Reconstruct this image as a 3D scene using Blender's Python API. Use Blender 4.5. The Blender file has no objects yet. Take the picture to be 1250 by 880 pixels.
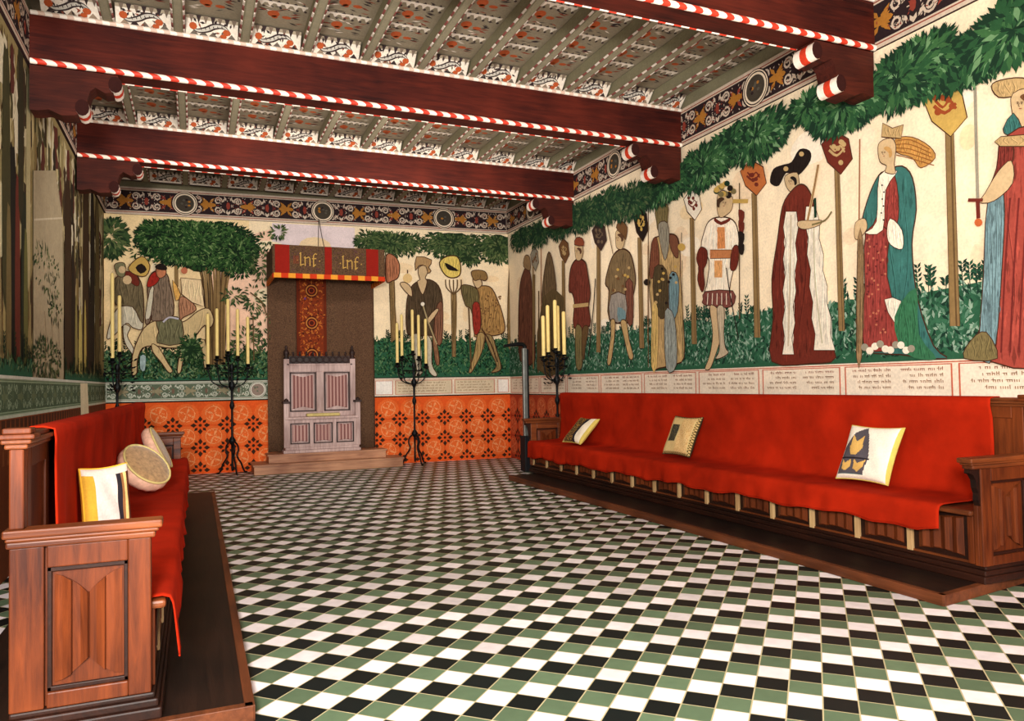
import bpy, math, random
from mathutils import Vector, Matrix
R = random.Random(7)
PI = math.pi
sc = bpy.context.scene
col = sc.collection

# ------------------------------------------------------------------ camera
W_, H_ = 1250, 880
F_PX, YAW, PITCH, ROLL, CAMH = 910.5, .4018, .0307, -.0179, 1.4
def basis():
    cy, sy, cp, sp = math.cos(YAW), math.sin(YAW), math.cos(PITCH), math.sin(PITCH)
    fw = Vector((sy*cp, cy*cp, sp)); r = Vector((cy, -sy, 0)); u = r.cross(fw)
    cr, sr = math.cos(ROLL), math.sin(ROLL)
    return r*cr+u*sr, u*cr-r*sr, fw
CR, CU, CF = basis()
CAM = Vector((0, 0, CAMH))
cd = bpy.data.cameras.new('camera'); cam = bpy.data.objects.new('camera', cd); col.objects.link(cam)
cd.sensor_width = 36; cd.lens = F_PX/W_*36; cd.clip_start = .05; cd.clip_end = 200
m = Matrix((CR, CU, -CF)).transposed().to_4x4(); m.translation = CAM
cam.matrix_world = m
sc.camera = cam
# ------------------------------------------------------------------ world, lights, exposure
sc.view_settings.view_transform = 'Standard'; sc.view_settings.look = 'None'
sc.view_settings.gamma = 1; sc.view_settings.use_curve_mapping = False
sc.view_settings.exposure = 0.0
w = bpy.data.worlds.new('world'); sc.world = w; w.use_nodes = True
w.node_tree.nodes['Background'].inputs[0].default_value = (1.0, .97, .92, 1)
w.node_tree.nodes['Background'].inputs[1].default_value = .55
def area(name, loc, target, sx, sy, power, colr=(1, 1, 1)):
    l = bpy.data.lights.new(name, 'AREA'); l.shape = 'RECTANGLE'; l.size = sx; l.size_y = sy
    l.energy = power; l.color = colr
    o = bpy.data.objects.new(name, l); col.objects.link(o); o.location = loc
    o.rotation_euler = (Vector(target)-Vector(loc)).to_track_quat('-Z', 'Y').to_euler()
    return o
area('photographer_lamp', (-.6, -.7, 2.2), (2.6, 13, 2.0), .7, .7, 620, (1, .96, .9))
area('window_light', (-1.1, 1.0, 2.4), (5.5, 6, 1.4), 1.4, 2.2, 150, (1, .98, .95))
area('rear_window_light', (3.2, -1.8, 2.7), (1.5, 9, 3.2), 3.0, 2.4, 260, (1, .97, .92))
area('ceiling_bounce_fill', (2.0, 6.0, 2.0), (2.0, 6.0, 5.0), 5.0, 8.0, 70, (1, .95, .88))  # added upward fill in mid-room, stands in for light bounced to the ceiling
area('far_wall_fill', (2.0, 8.2, 4.05), (2.2, 13.3, 1.6), 4.0, .5, 90, (1, .93, .84))  # added fill under the beams, brightens the back wall; no window here

# ------------------------------------------------------------------ helpers
def ray(x, y): return CF+CR*((x-625)/F_PX)-CU*((y-440)/F_PX)
def onp(x, y, ax, val):
    d = ray(x, y); t = (val-CAM[ax])/d[ax]; return CAM+d*t
def lin(c):
    o = []
    for v in c[:3]:
        v = v/255
        o.append(v/12.92 if v <= .04045 else ((v+.055)/1.055)**2.4)
    return tuple(o)+(1,)
ORG = {}
def org(o): return ORG.get(o.name, Vector((0, 0, 0)))
def tag(o, label=None, cat=None, group=None, kind=None):
    if label: o['label'] = label
    if cat: o['category'] = cat
    if group: o['group'] = group
    if kind: o['kind'] = kind
    return o
def empty(name, loc, label, cat, group=None):
    o = bpy.data.objects.new(name, None); col.objects.link(o); o.empty_display_size = .1
    o.location = loc; ORG[o.name] = Vector(loc)
    return tag(o, label, cat, group)
def Gcol(o, colour): pass

class MB:
    def __init__(s): s.v = []; s.f = []; s.m = []; s.c = []; s.sm = []
    def add(s, vs, fs, mi=0, c=None, smooth=False):
        b = len(s.v); s.v += [Vector(p) for p in vs]
        for f in fs:
            s.f.append([b+i for i in f]); s.m.append(mi); s.c.append(c); s.sm.append(smooth)
        return s
    def box(s, a, b, mi=0, c=None):
        x0, x1 = sorted((a[0], b[0])); y0, y1 = sorted((a[1], b[1])); z0, z1 = sorted((a[2], b[2]))
        vs = [(x0,y0,z0),(x1,y0,z0),(x1,y1,z0),(x0,y1,z0),(x0,y0,z1),(x1,y0,z1),(x1,y1,z1),(x0,y1,z1)]
        return s.add(vs, [(0,3,2,1),(4,5,6,7),(0,1,5,4),(1,2,6,5),(2,3,7,6),(3,0,4,7)], mi, c)
    def prism(s, pts, ax, a0, a1, mi=0, c=None, smooth=False):
        # pts 2D outline in the two axes other than ax
        def P(p, a):
            return (a, p[0], p[1]) if ax == 0 else (p[0], a, p[1]) if ax == 1 else (p[0], p[1], a)
        n = len(pts); vs = [P(p, a0) for p in pts]+[P(p, a1) for p in pts]
        s.add(vs, [tuple(range(n)), tuple(range(2*n-1, n-1, -1))], mi, c)
        s.add(vs, [(i, (i+1) % n, (i+1) % n+n, i+n) for i in range(n)], mi, c, smooth)
        return s
    def tube(s, path, rad, n=8, mi=0, c=None, cap=True):
        path = [Vector(p) for p in path]; rings = []; k = len(path)
        rr = rad if isinstance(rad, (list, tuple)) else [rad]*k
        up = None
        for i, p in enumerate(path):
            t = (path[min(i+1, k-1)]-path[max(i-1, 0)]).normalized()
            if up is None:
                up = Vector((0, 0, 1)) if abs(t.z) < .9 else Vector((1, 0, 0))
            a = t.cross(up).normalized(); bb = a.cross(t).normalized(); up = bb
            rings.append([p+(a*math.cos(2*PI*j/n)+bb*math.sin(2*PI*j/n))*rr[i] for j in range(n)])
        vs = [q for r_ in rings for q in r_]; fs = []
        for i in range(k-1):
            for j in range(n): fs.append((i*n+j, i*n+(j+1) % n, (i+1)*n+(j+1) % n, (i+1)*n+j))
        s.add(vs, fs, mi, c, True)
        if cap: s.add(rings[0]+rings[-1], [tuple(range(n-1, -1, -1)), tuple(range(n, 2*n))], mi, c)
        return s
    def lathe(s, prof, cx, cy, n=16, mi=0, c=None):
        vs = []; fs = []
        for r_, z in prof: vs += [(cx+r_*math.cos(2*PI*j/n), cy+r_*math.sin(2*PI*j/n), z) for j in range(n)]
        for i in range(len(prof)-1):
            for j in range(n): fs.append((i*n+j, i*n+(j+1) % n, (i+1)*n+(j+1) % n, (i+1)*n+j))
        s.add(vs, fs, mi, c, True)
        s.add(vs[:n]+vs[-n:], [tuple(range(n-1, -1, -1)), tuple(range(n, 2*n))], mi, c)
        return s
    def build(s, name, mats, parent=None, origin=None, bevel=0, kind=None, sub=0, recalc=True, solid=0):
        if not isinstance(mats, (list, tuple)): mats = [mats]
        if origin is None:
            if parent is not None and parent.type == 'EMPTY' or not s.v: origin = org(parent) if parent else Vector((0, 0, 0))
            else:
                xs = [p.x for p in s.v]; ys = [p.y for p in s.v]; zs = [p.z for p in s.v]
                origin = Vector(((min(xs)+max(xs))/2, (min(ys)+max(ys))/2, min(zs)))
        origin = Vector(origin)
        me = bpy.data.meshes.new(name)
        me.from_pydata([tuple(p-origin) for p in s.v], [], s.f)
        for mm in mats: me.materials.append(mm)
        for i, p in enumerate(me.polygons):
            p.material_index = s.m[i]; p.use_smooth = s.sm[i]
        if any(c is not None for c in s.c):
            at = me.color_attributes.new('paint', 'FLOAT_COLOR', 'CORNER')
            buf = []
            for i, p in enumerate(me.polygons):
                c = s.c[i] or (.5, .5, .5, 1)
                buf += list(c)*p.loop_total
            at.data.foreach_set('color', buf)
        me.update()
        if recalc:
            import bmesh
            bm = bmesh.new(); bm.from_mesh(me); bmesh.ops.recalc_face_normals(bm, faces=bm.faces); bm.to_mesh(me); bm.free()
        o = bpy.data.objects.new(name, me); col.objects.link(o)
        ORG[o.name] = origin
        if parent is not None:
            o.parent = parent; o.location = origin-org(parent)
        else: o.location = origin
        if bevel:
            b = o.modifiers.new('bevel', 'BEVEL'); b.width = bevel; b.segments = 2; b.limit_method = 'ANGLE'
        if solid:
            b = o.modifiers.new('solid', 'SOLIDIFY'); b.thickness = solid; b.offset = 0
        if sub:
            b = o.modifiers.new('sub', 'SUBSURF'); b.levels = sub; b.render_levels = sub
        if kind: o['kind'] = kind
        return o

def cr(pts, n=5, closed=True):
    out = []; k = len(pts)
    rng = range(k) if closed else range(k-1)
    for i in rng:
        if closed: p0, p1, p2, p3 = pts[i-1], pts[i], pts[(i+1) % k], pts[(i+2) % k]
        else: p0, p1, p2, p3 = pts[max(i-1, 0)], pts[i], pts[i+1], pts[min(i+2, k-1)]
        for j in range(n):
            t = j/n
            out.append(tuple(.5*((2*p1[d])+(-p0[d]+p2[d])*t+(2*p0[d]-5*p1[d]+4*p2[d]-p3[d])*t*t+(-p0[d]+3*p1[d]-3*p2[d]+p3[d])*t**3) for d in (0, 1)))
    if not closed: out.append(tuple(pts[-1]))
    return out

def inside(p, poly):
    x, y = p; c_ = False; n = len(poly)
    for i in range(n):
        x1, y1 = poly[i]; x2, y2 = poly[i-1]
        if (y1 > y) != (y2 > y) and x < (x2-x1)*(y-y1)/(y2-y1)+x1: c_ = not c_
    return c_
class Paint(MB):
    """flat paint layers on a plane: O + U*u + V*v, lifted along N by a hair per layer"""
    def __init__(s, O, U, V, N, px=None, lift=.00012):
        super().__init__(); s.O, s.U, s.V, s.N = Vector(O), Vector(U), Vector(V), Vector(N)
        s.h = .002; s.step = lift; s.px = px
        s.fix = None
    def P(s, u, v, h): return s.O+s.U*u+s.V*v+s.N*h
    def lay(s):
        s.h += s.step; return s.h
    def poly(s, pts, c, h=None, smooth=0):
        if smooth: pts = cr(pts, smooth)
        h = s.lay() if h is None else h
        s.add([s.P(u, v, h) for u, v in pts], [tuple(range(len(pts)))], 0, c)
    def ell(s, u, v, a, b, c, n=16, h=None, rot=0):
        ca, sa = math.cos(rot), math.sin(rot)
        s.poly([(u+a*math.cos(2*PI*i/n)*ca-b*math.sin(2*PI*i/n)*sa, v+a*math.cos(2*PI*i/n)*sa+b*math.sin(2*PI*i/n)*ca) for i in range(n)], c, h)
    def rect(s, u0, v0, u1, v1, c, h=None): s.poly([(u0, v0), (u1, v0), (u1, v1), (u0, v1)], c, h)
    def stroke(s, pts, w, c, h=None, closed=False, taper=False):
        h = s.lay() if h is None else h
        n = len(pts); L = []; Rr = []
        for i in range(n):
            if closed: a, b = pts[i-1], pts[(i+1) % n]
            else: a, b = pts[max(i-1, 0)], pts[min(i+1, n-1)]
            dx, dy = b[0]-a[0], b[1]-a[1]; l = math.hypot(dx, dy) or 1
            ww = w/2*(math.sin(PI*(i+.3)/(n-.4)) if taper else 1)
            nx, ny = -dy/l*ww, dx/l*ww
            L.append(s.P(pts[i][0]+nx, pts[i][1]+ny, h)); Rr.append(s.P(pts[i][0]-nx, pts[i][1]-ny, h))
        fs = [(i, i+1, n+i+1, n+i) for i in range(n-1)]
        if closed: fs.append((n-1, 0, n, 2*n-1))
        s.add(L+Rr, fs, 0, c)
    def ring(s, u, v, r_, w, c, n=24, h=None): s.stroke([(u+r_*math.cos(2*PI*i/n), v+r_*math.sin(2*PI*i/n)) for i in range(n)], w, c, h, True)
    def leaf(s, u, v, l, w, a, c, h):
        h += R.random()*.0003
        ca, sa = math.cos(a), math.sin(a)
        s.add([s.P(u, v, h), s.P(u+ca*l*.45-sa*w, v+sa*l*.45+ca*w, h), s.P(u+ca*l, v+sa*l, h), s.P(u+ca*l*.45+sa*w, v+sa*l*.45-ca*w, h)], [(0, 1, 2, 3)], 0, c)
    # pixel helpers: the photograph's pixels dropped on this wall
    def q(s, x, y):
        p = s.px(x, y); d = p-s.O
        return (d.dot(s.U), d.dot(s.V))
    def ppoly(s, pts, c, smooth=3, line=None, lw=1.2, tf=None):
        if tf: pts = [(tf[0]+x*tf[2], tf[1]+y*tf[2]) for x, y in pts]
        if smooth: pts = cr(pts, smooth)
        s.poly([s.q(*p) for p in pts], c)
        area_ = abs(sum(pts[i-1][0]*pts[i][1]-pts[i][0]*pts[i-1][1] for i in range(len(pts))))/2
        if tf and area_ > 60 and c not in (C['skin'], C['gold']):
            x0, x1 = min(p[0] for p in pts), max(p[0] for p in pts); y0, y1 = min(p[1] for p in pts), max(p[1] for p in pts)
            h0 = s.lay(); light = sum(c[:3]) > 1.3
            for k in range(min(420, int(area_*.22))):
                x, y = R.uniform(x0, x1), R.uniform(y0, y1); ln = R.uniform(2, 6)+(y1-y0)*.08*R.random()
                if not (inside((x, y), pts) and inside((x, y-ln), pts)): continue
                f_ = R.choice([.55, .7, .8, 1.2, 1.35]) if not light else R.choice([.72, .82, .9, 1.06])
                a_, b_ = Vector(s.q(x, y)), Vector(s.q(x+R.uniform(-.8, .8), y-ln)); d_ = (b_-a_)
                s.leaf(a_.x, a_.y, d_.length, d_.length*R.uniform(.05, .13), math.atan2(d_.y, d_.x), tuple(min(1, v*f_) for v in c[:3])+(1,), h0)
            s.h = h0+.0004
            if area_ > 350:
                for fx in (.15, .32, .5, .68, .85):
                    xx = x0+(x1-x0)*(fx+R.uniform(-.05, .05)); seg = []; wob = R.uniform(-.12, .12)*(x1-x0)
                    for k in range(15):
                        yy = y0+(y1-y0)*(k+.5)/15; xk = xx+wob*(k/14-.5)+.04*(x1-x0)*math.sin(k*.5+fx*9)
                        if inside((xk, yy), pts): seg.append((xk, yy))
                        elif len(seg) > 3: break
                        else: seg = []
                    if len(seg) > 3:
                        for ox, f_ in ((0, .5), (1.2, 1.35)):
                            s.pstroke([(a+ox, b_) for a, b_ in seg], .9, tuple(min(1, v*(f_ if not light or f_ > 1 else .68)) for v in c[:3])+(1,), 2, None, True)
        if line is not None:
            g = [s.q(*p) for p in pts]; cx = sum(p[0] for p in pts)/len(pts); cy = sum(p[1] for p in pts)/len(pts)
            a = Vector(s.q(cx, cy)); b = Vector(s.q(cx, cy+10)); s.stroke(g, lw*(a-b).length/10, line, closed=True)
    def pstroke(s, pts, w, c, smooth=3, tf=None, taper=False):
        if tf: pts = [(tf[0]+x*tf[2], tf[1]+y*tf[2]) for x, y in pts]; w = w*tf[2]
        if smooth and len(pts) > 2: pts = cr(pts, smooth, False)
        x, y = pts[len(pts)//2]; a = Vector(s.q(x, y)); b = Vector(s.q(x, y+10))
        s.stroke([s.q(*p) for p in pts], w*(a-b).length/10, c, taper=taper)
    def pdot(s, x, y, r_, c, tf=None, ry=None):
        ry = ry or r_
        if tf: x, y, r_, ry = tf[0]+x*tf[2], tf[1]+y*tf[2], r_*tf[2], ry*tf[2]
        s.poly([s.q(x+r_*math.cos(2*PI*i/10), y+ry*math.sin(2*PI*i/10)) for i in range(10)], c)

# ------------------------------------------------------------------ materials
def new(name):
    mt = bpy.data.materials.new(name); mt.use_nodes = True
    return mt, mt.node_tree, mt.node_tree.nodes['Principled BSDF']
def N(nt, t, **k):
    n = nt.nodes.new(t)
    for a, b in k.items():
        if a.startswith('i_'):
            key = a[2:]; n.inputs[int(key) if key.isdigit() else key.replace('_', ' ')].default_value = b
        else: setattr(n, a, b)
    return n
def plain(name, c, rough=.7, metal=0, noise=.12, scale=8, bump=0, sheen=0, stretch=(1, 1, 1), spec=.3):
    mt, nt, b = new(name); L = nt.links.new
    b.inputs['Roughness'].default_value = rough; b.inputs['Metallic'].default_value = metal
    b.inputs['Specular IOR Level'].default_value = spec
    if sheen: b.inputs['Sheen Weight'].default_value = sheen
    tc = N(nt, 'ShaderNodeTexCoord'); mp = N(nt, 'ShaderNodeMapping'); mp.inputs['Scale'].default_value = stretch
    nz = N(nt, 'ShaderNodeTexNoise', i_Scale=scale, i_Detail=5.0, i_Roughness=.6)
    L(tc.outputs['Object'], mp.inputs[0]); L(mp.outputs[0], nz.inputs['Vector'])
    rp = N(nt, 'ShaderNodeValToRGB'); c = lin(c)
    rp.color_ramp.elements[0].position = .3; rp.color_ramp.elements[1].position = .7
    rp.color_ramp.elements[0].color = tuple(v*(1-noise*2) for v in c[:3])+(1,)
    rp.color_ramp.elements[1].color = tuple(min(1, v*(1+noise*1.5)) for v in c[:3])+(1,)
    L(nz.outputs['Fac'], rp.inputs[0]); L(rp.outputs[0], b.inputs['Base Color'])
    if bump:
        bp = N(nt, 'ShaderNodeBump', i_Strength=bump, i_Distance=.01); L(nz.outputs['Fac'], bp.inputs['Height']); L(bp.outputs[0], b.inputs['Normal'])
    return mt
def wood(name, dark, light, axis=2, rough=.42, scale=3.0, spec=.4):
    mt, nt, b = new(name); L = nt.links.new
    b.inputs['Roughness'].default_value = rough; b.inputs['Specular IOR Level'].default_value = spec
    tc = N(nt, 'ShaderNodeTexCoord'); mp = N(nt, 'ShaderNodeMapping')
    s3 = [9.0, 9.0, 9.0]; s3[axis] = .7; mp.inputs['Scale'].default_value = s3
    L(tc.outputs['Object'], mp.inputs[0])
    nz = N(nt, 'ShaderNodeTexNoise', i_Scale=scale, i_Detail=7.0, i_Roughness=.65, i_Distortion=.6); L(mp.outputs[0], nz.inputs['Vector'])
    n2 = N(nt, 'ShaderNodeTexNoise', i_Scale=1.7, i_Detail=2.0); L(tc.outputs['Object'], n2.inputs['Vector'])
    mx = N(nt, 'ShaderNodeMath', operation='ADD'); m2 = N(nt, 'ShaderNodeMath', operation='MULTIPLY', i_1=.5)
    L(nz.outputs['Fac'], mx.inputs[0]); L(n2.outputs['Fac'], mx.inputs[1]); L(mx.outputs[0], m2.inputs[0])
    rp = N(nt, 'ShaderNodeValToRGB'); rp.color_ramp.elements[0].position = .36; rp.color_ramp.elements[1].position = .64
    rp.color_ramp.elements[0].color = lin(dark); rp.color_ramp.elements[1].color = lin(light)
    L(m2.outputs[0], rp.inputs[0]); L(rp.outputs[0], b.inputs['Base Color'])
    bp = N(nt, 'ShaderNodeBump', i_Strength=.25, i_Distance=.006); L(nz.outputs['Fac'], bp.inputs['Height']); L(bp.outputs[0], b.inputs['Normal'])
    return mt
def paint(name, rough=.85, mottle=.22, scale=5, fine=60, stretch=(1, 1, 1)):
    mt, nt, b = new(name); L = nt.links.new
    b.inputs['Roughness'].default_value = rough; b.inputs['Specular IOR Level'].default_value = .15
    at = N(nt, 'ShaderNodeAttribute', attribute_name='paint')
    tc = N(nt, 'ShaderNodeTexCoord'); mp = N(nt, 'ShaderNodeMapping'); mp.inputs['Scale'].default_value = stretch
    L(tc.outputs['Object'], mp.inputs[0])
    n1 = N(nt, 'ShaderNodeTexNoise', i_Scale=scale, i_Detail=6.0, i_Roughness=.7); L(mp.outputs[0], n1.inputs['Vector'])
    n2 = N(nt, 'ShaderNodeTexNoise', i_Scale=fine, i_Detail=3.0); L(tc.outputs['Object'], n2.inputs['Vector'])
    r1 = N(nt, 'ShaderNodeMapRange', i_1=.3, i_2=.7, i_3=1-mottle, i_4=1+mottle*.5)
    r2 = N(nt, 'ShaderNodeMapRange', i_1=.3, i_2=.7, i_3=1-mottle*.8, i_4=1+mottle*.5)
    L(n1.outputs['Fac'], r1.inputs[0]); L(n2.outputs['Fac'], r2.inputs[0])
    mm = N(nt, 'ShaderNodeMath', operation='MULTIPLY'); L(r1.outputs[0], mm.inputs[0]); L(r2.outputs[0], mm.inputs[1])
    vm = N(nt, 'ShaderNodeVectorMath', operation='SCALE'); L(at.outputs['Color'], vm.inputs[0]); L(mm.outputs[0], vm.inputs['Scale'])
    L(vm.outputs[0], b.inputs['Base Color'])
    return mt
M = {}
M['fresco'] = paint('fresco_paint', .9, .14, 4, 45)
M['panelpaint'] = paint('ceiling_paint', .8, .15, 6, 50)
M['clothpaint'] = paint('printed_cloth', .9, .12, 9, 90)
M['beam'] = wood('beam_wood', (40, 10, 8), (92, 32, 20), 0, .65, 3.2, .15)
M['corbel'] = wood('corbel_wood', (36, 12, 10), (86, 34, 22), 0, .65, 3.2, .15)
M['bench'] = wood('bench_wood', (52, 20, 8), (116, 54, 22), 2, .45, 3.0, .2)
M['bench_h'] = wood('bench_rail_wood', (60, 26, 12), (126, 66, 32), 1, .4, 2.6, .25)
M['bench_x'] = wood('bench_cross_wood', (62, 26, 12), (134, 70, 32), 0, .4, 2.6, .25)
M['bench_dark'] = wood('bench_dark_wood', (20, 9, 6), (48, 22, 12), 1, .5, 2.6, .2)
M['stile'] = wood('light_stile_wood', (150, 112, 72), (206, 172, 122), 2, .5, 2.6)
M['platform'] = wood('platform_wood', (15, 9, 7), (40, 24, 17), 1, .5, 2.2, .2)
M['platform_edge'] = wood('platform_edge_wood', (60, 30, 16), (110, 60, 34), 1, .5, 2.6, .2)
M['throne'] = wood('weathered_wood', (146, 116, 110), (216, 188, 182), 2, .6, 3.2)
M['throne_panel'] = wood('linenfold_wood', (112, 66, 60), (190, 146, 136), 2, .6, 3.6)
M['throne_dark'] = wood('dark_carved_wood', (26, 14, 12), (60, 34, 28), 0, .6, 3)
M['step'] = wood('step_wood', (128, 78, 52), (196, 142, 106), 0, .55, 2.4)
M['red'] = plain('red_wool', (162, 33, 10), .95, 0, .17, 2.4, .05, 0, spec=.05)
M['iron'] = plain('black_iron', (24, 26, 28), .45, .6, .2, 20)
M['greymetal'] = plain('grey_metal', (120, 122, 118), .4, .5, .1, 10)
M['black'] = plain('black_box', (16, 16, 22), .6, 0, .1, 10)
M['wax'] = plain('cream_wax', (244, 216, 138), .5, 0, .05, 10)
M['valance'] = plain('brown_brocade', (92, 66, 44), .95, 0, .35, 55, .1)
M['valance_red'] = plain('red_brocade', (140, 28, 14), .95, 0, .2, 50, .1)
M['dorsal'] = plain('brown_hanging', (98, 70, 50), .95, 0, .32, 60, .1)
M['beige'] = plain('beige_velvet', (170, 134, 92), .95, 0, .2, 30, .1, .3)
M['pinkfab'] = plain('pale_pink_fabric', (222, 176, 150), .95, 0, .12, 20, .1)
M['orangefab'] = plain('orange_fabric', (205, 105, 45), .95, 0, .12, 20)
M['cushion_gold'] = plain('old_gold_cloth', (206, 186, 120), .9, 0, .1, 20)
M['wire'] = plain('thin_wire', (70, 60, 55), .6, .3, .05, 10)
def stripe_mat(name, ax, period, kz, c0, c1, ky=0):
    mt, nt, b = new(name); L = nt.links.new; b.inputs['Roughness'].default_value = .6
    tc = N(nt, 'ShaderNodeTexCoord'); sp = N(nt, 'ShaderNodeSeparateXYZ'); L(tc.outputs['Object'], sp.inputs[0])
    a = N(nt, 'ShaderNodeMath', operation='MULTIPLY', i_1=kz); L(sp.outputs['Z'], a.inputs[0])
    a3 = N(nt, 'ShaderNodeMath', operation='MULTIPLY', i_1=ky); L(sp.outputs['Y'], a3.inputs[0])
    a2 = N(nt, 'ShaderNodeMath', operation='ADD'); L(sp.outputs[ax], a2.inputs[0]); L(a.outputs[0], a2.inputs[1])
    a4 = N(nt, 'ShaderNodeMath', operation='ADD'); L(a2.outputs[0], a4.inputs[0]); L(a3.outputs[0], a4.inputs[1])
    d = N(nt, 'ShaderNodeMath', operation='DIVIDE', i_1=period); L(a4.outputs[0], d.inputs[0])
    f = N(nt, 'ShaderNodeMath', operation='FRACT'); L(d.outputs[0], f.inputs[0])
    g = N(nt, 'ShaderNodeMath', operation='GREATER_THAN', i_1=.52); L(f.outputs[0], g.inputs[0])
    mx = N(nt, 'ShaderNodeMix', data_type='RGBA'); L(g.outputs[0], mx.inputs[0]); mx.inputs[6].default_value = lin(c0); mx.inputs[7].default_value = lin(c1)
    L(mx.outputs[2], b.inputs['Base Color']); return mt
M['rope'] = stripe_mat('red_white_rope', 'X', .15, 1.3, (250, 236, 220), (206, 52, 26), 1.0)
M['rope_small'] = stripe_mat('scalloped_edge', 'X', .11, .5, (246, 234, 220), (222, 190, 170), .6)
M['fold'] = stripe_mat('linenfold_stripes', 'X', .058, 0, (190, 148, 140), (132, 84, 80))
def floor_mat():
    mt, nt, b = new('chequered_tiles'); L = nt.links.new
    S = .1415; r2 = math.sqrt(.5)
    g = N(nt, 'ShaderNodeNewGeometry'); sp = N(nt, 'ShaderNodeSeparateXYZ'); L(g.outputs['Position'], sp.inputs[0])
    def mth(op, a, b_=None):
        n = N(nt, 'ShaderNodeMath', operation=op)
        for i, v in enumerate((a, b_)):
            if v is None: continue
            if isinstance(v, (int, float)): n.inputs[i].default_value = v
            else: L(v, n.inputs[i])
        return n.outputs[0]
    X, Y = sp.outputs['X'], sp.outputs['Y']
    a = mth('DIVIDE', mth('SUBTRACT', mth('MULTIPLY', mth('ADD', X, Y), r2), 3.587), S)
    bb = mth('DIVIDE', mth('ADD', mth('MULTIPLY', mth('SUBTRACT', X, Y), r2), .002), S*1.0045)
    fa, fb = mth('FLOOR', a), mth('FLOOR', bb)
    k = mth('FLOORED_MODULO', mth('ADD', mth('SUBTRACT', fb, fa), 299.0), 3.0)
    isg = mth('COMPARE', k, 1.0); isw = mth('COMPARE', k, 2.0)
    for n_ in (isg, isw): n_.node.inputs[2].default_value = .4
    # per tile tone
    cb = N(nt, 'ShaderNodeCombineXYZ'); L(fa, cb.inputs[0]); L(fb, cb.inputs[1])
    wn = N(nt, 'ShaderNodeTexWhiteNoise', noise_dimensions='2D'); L(cb.outputs[0], wn.inputs['Vector'])
    m1 = N(nt, 'ShaderNodeMix', data_type='RGBA'); L(isg, m1.inputs[0]); m1.inputs[6].default_value = lin((13, 22, 22)); m1.inputs[7].default_value = lin((90, 110, 84))
    m2 = N(nt, 'ShaderNodeMix', data_type='RGBA'); L(isw, m2.inputs[0]); L(m1.outputs[2], m2.inputs[6]); m2.inputs[7].default_value = lin((236, 226, 228))
    tone = N(nt, 'ShaderNodeMapRange', i_3=.74, i_4=1.1); L(wn.outputs['Value'], tone.inputs[0])
    nz = N(nt, 'ShaderNodeTexNoise', i_Scale=14.0, i_Detail=5.0); L(g.outputs['Position'], nz.inputs['Vector'])
    t2 = N(nt, 'ShaderNodeMapRange', i_1=.3, i_2=.7, i_3=.9, i_4=1.06); L(nz.outputs['Fac'], t2.inputs[0])
    sc1 = N(nt, 'ShaderNodeVectorMath', operation='SCALE'); L(m2.outputs[2], sc1.inputs[0]); L(mth('MULTIPLY', tone.outputs[0], t2.outputs[0]), sc1.inputs['Scale'])
    def edge(v):
        f = mth('FRACT', v); return mth('LESS_THAN', mth('MINIMUM', f, mth('SUBTRACT', 1.0, f)), .022)
    gr = mth('MAXIMUM', edge(a), edge(bb))
    m3 = N(nt, 'ShaderNodeMix', data_type='RGBA'); L(gr, m3.inputs[0]); L(sc1.outputs[0], m3.inputs[6]); m3.inputs[7].default_value = lin((176, 164, 128))
    L(m3.outputs[2], b.inputs['Base Color']); b.inputs['Roughness'].default_value = .45; b.inputs['Specular IOR Level'].default_value = .2
    bp = N(nt, 'ShaderNodeBump', i_Strength=.3, i_Distance=.003); bp.invert = True; L(gr, bp.inputs['Height']); L(bp.outputs[0], b.inputs['Normal'])
    return mt
M['floor'] = floor_mat()
M['plaster'] = plain('old_plaster', (232, 206, 168), .9, 0, .08, 3)

# colours (sRGB)
C = {k: lin(v) for k, v in dict(cream=(252, 230, 196), cream2=(254, 238, 214), pinkcream=(240, 214, 190), dk=(34, 24, 20), outline=(70, 40, 26), maroon=(108, 42, 30), trunk=(140, 112, 72),
    trunk2=(98, 74, 46), skin=(206, 176, 134), white=(238, 226, 206), teal=(58, 110, 104), blue=(112, 140, 146), rose=(150, 62, 54), gold=(196, 160, 84), orange=(214, 96, 40),
    green=(40, 80, 48), green2=(58, 100, 58), green3=(24, 50, 34), green4=(106, 144, 100), grass=(44, 92, 66), red=(186, 44, 26), brown=(112, 76, 46), tan=(190, 158, 108), grey=(150, 142, 124),
    band=(238, 222, 200), bandline=(196, 100, 74), ink=(150, 110, 80), tile=(228, 90, 34), tile2=(234, 106, 46), tile3=(240, 156, 100), tiledk=(58, 38, 24), friezebg=(50, 30, 30), olive=(122, 108, 70),
    board=(186, 172, 146), boarddk=(110, 102, 80), joist=(130, 124, 98)).items()}

# ------------------------------------------------------------------ room shell
XL, XR = -1.34, 5.5
YN = -2.2
BO = Vector((XL, 13.5, 0)); BE = Vector((XR, 13.05, 0)); BU = (BE-BO).normalized(); BN = Vector((BU.y, -BU.x, 0)); BLEN = (BE-BO).length
def back_y(x): return 13.5-(x-XL)*(.45/6.84)
ZC0, ZC1, ZB = 4.25, 4.70, 4.85
BY = [1.84, 4.65, 7.46, 10.27]

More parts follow.
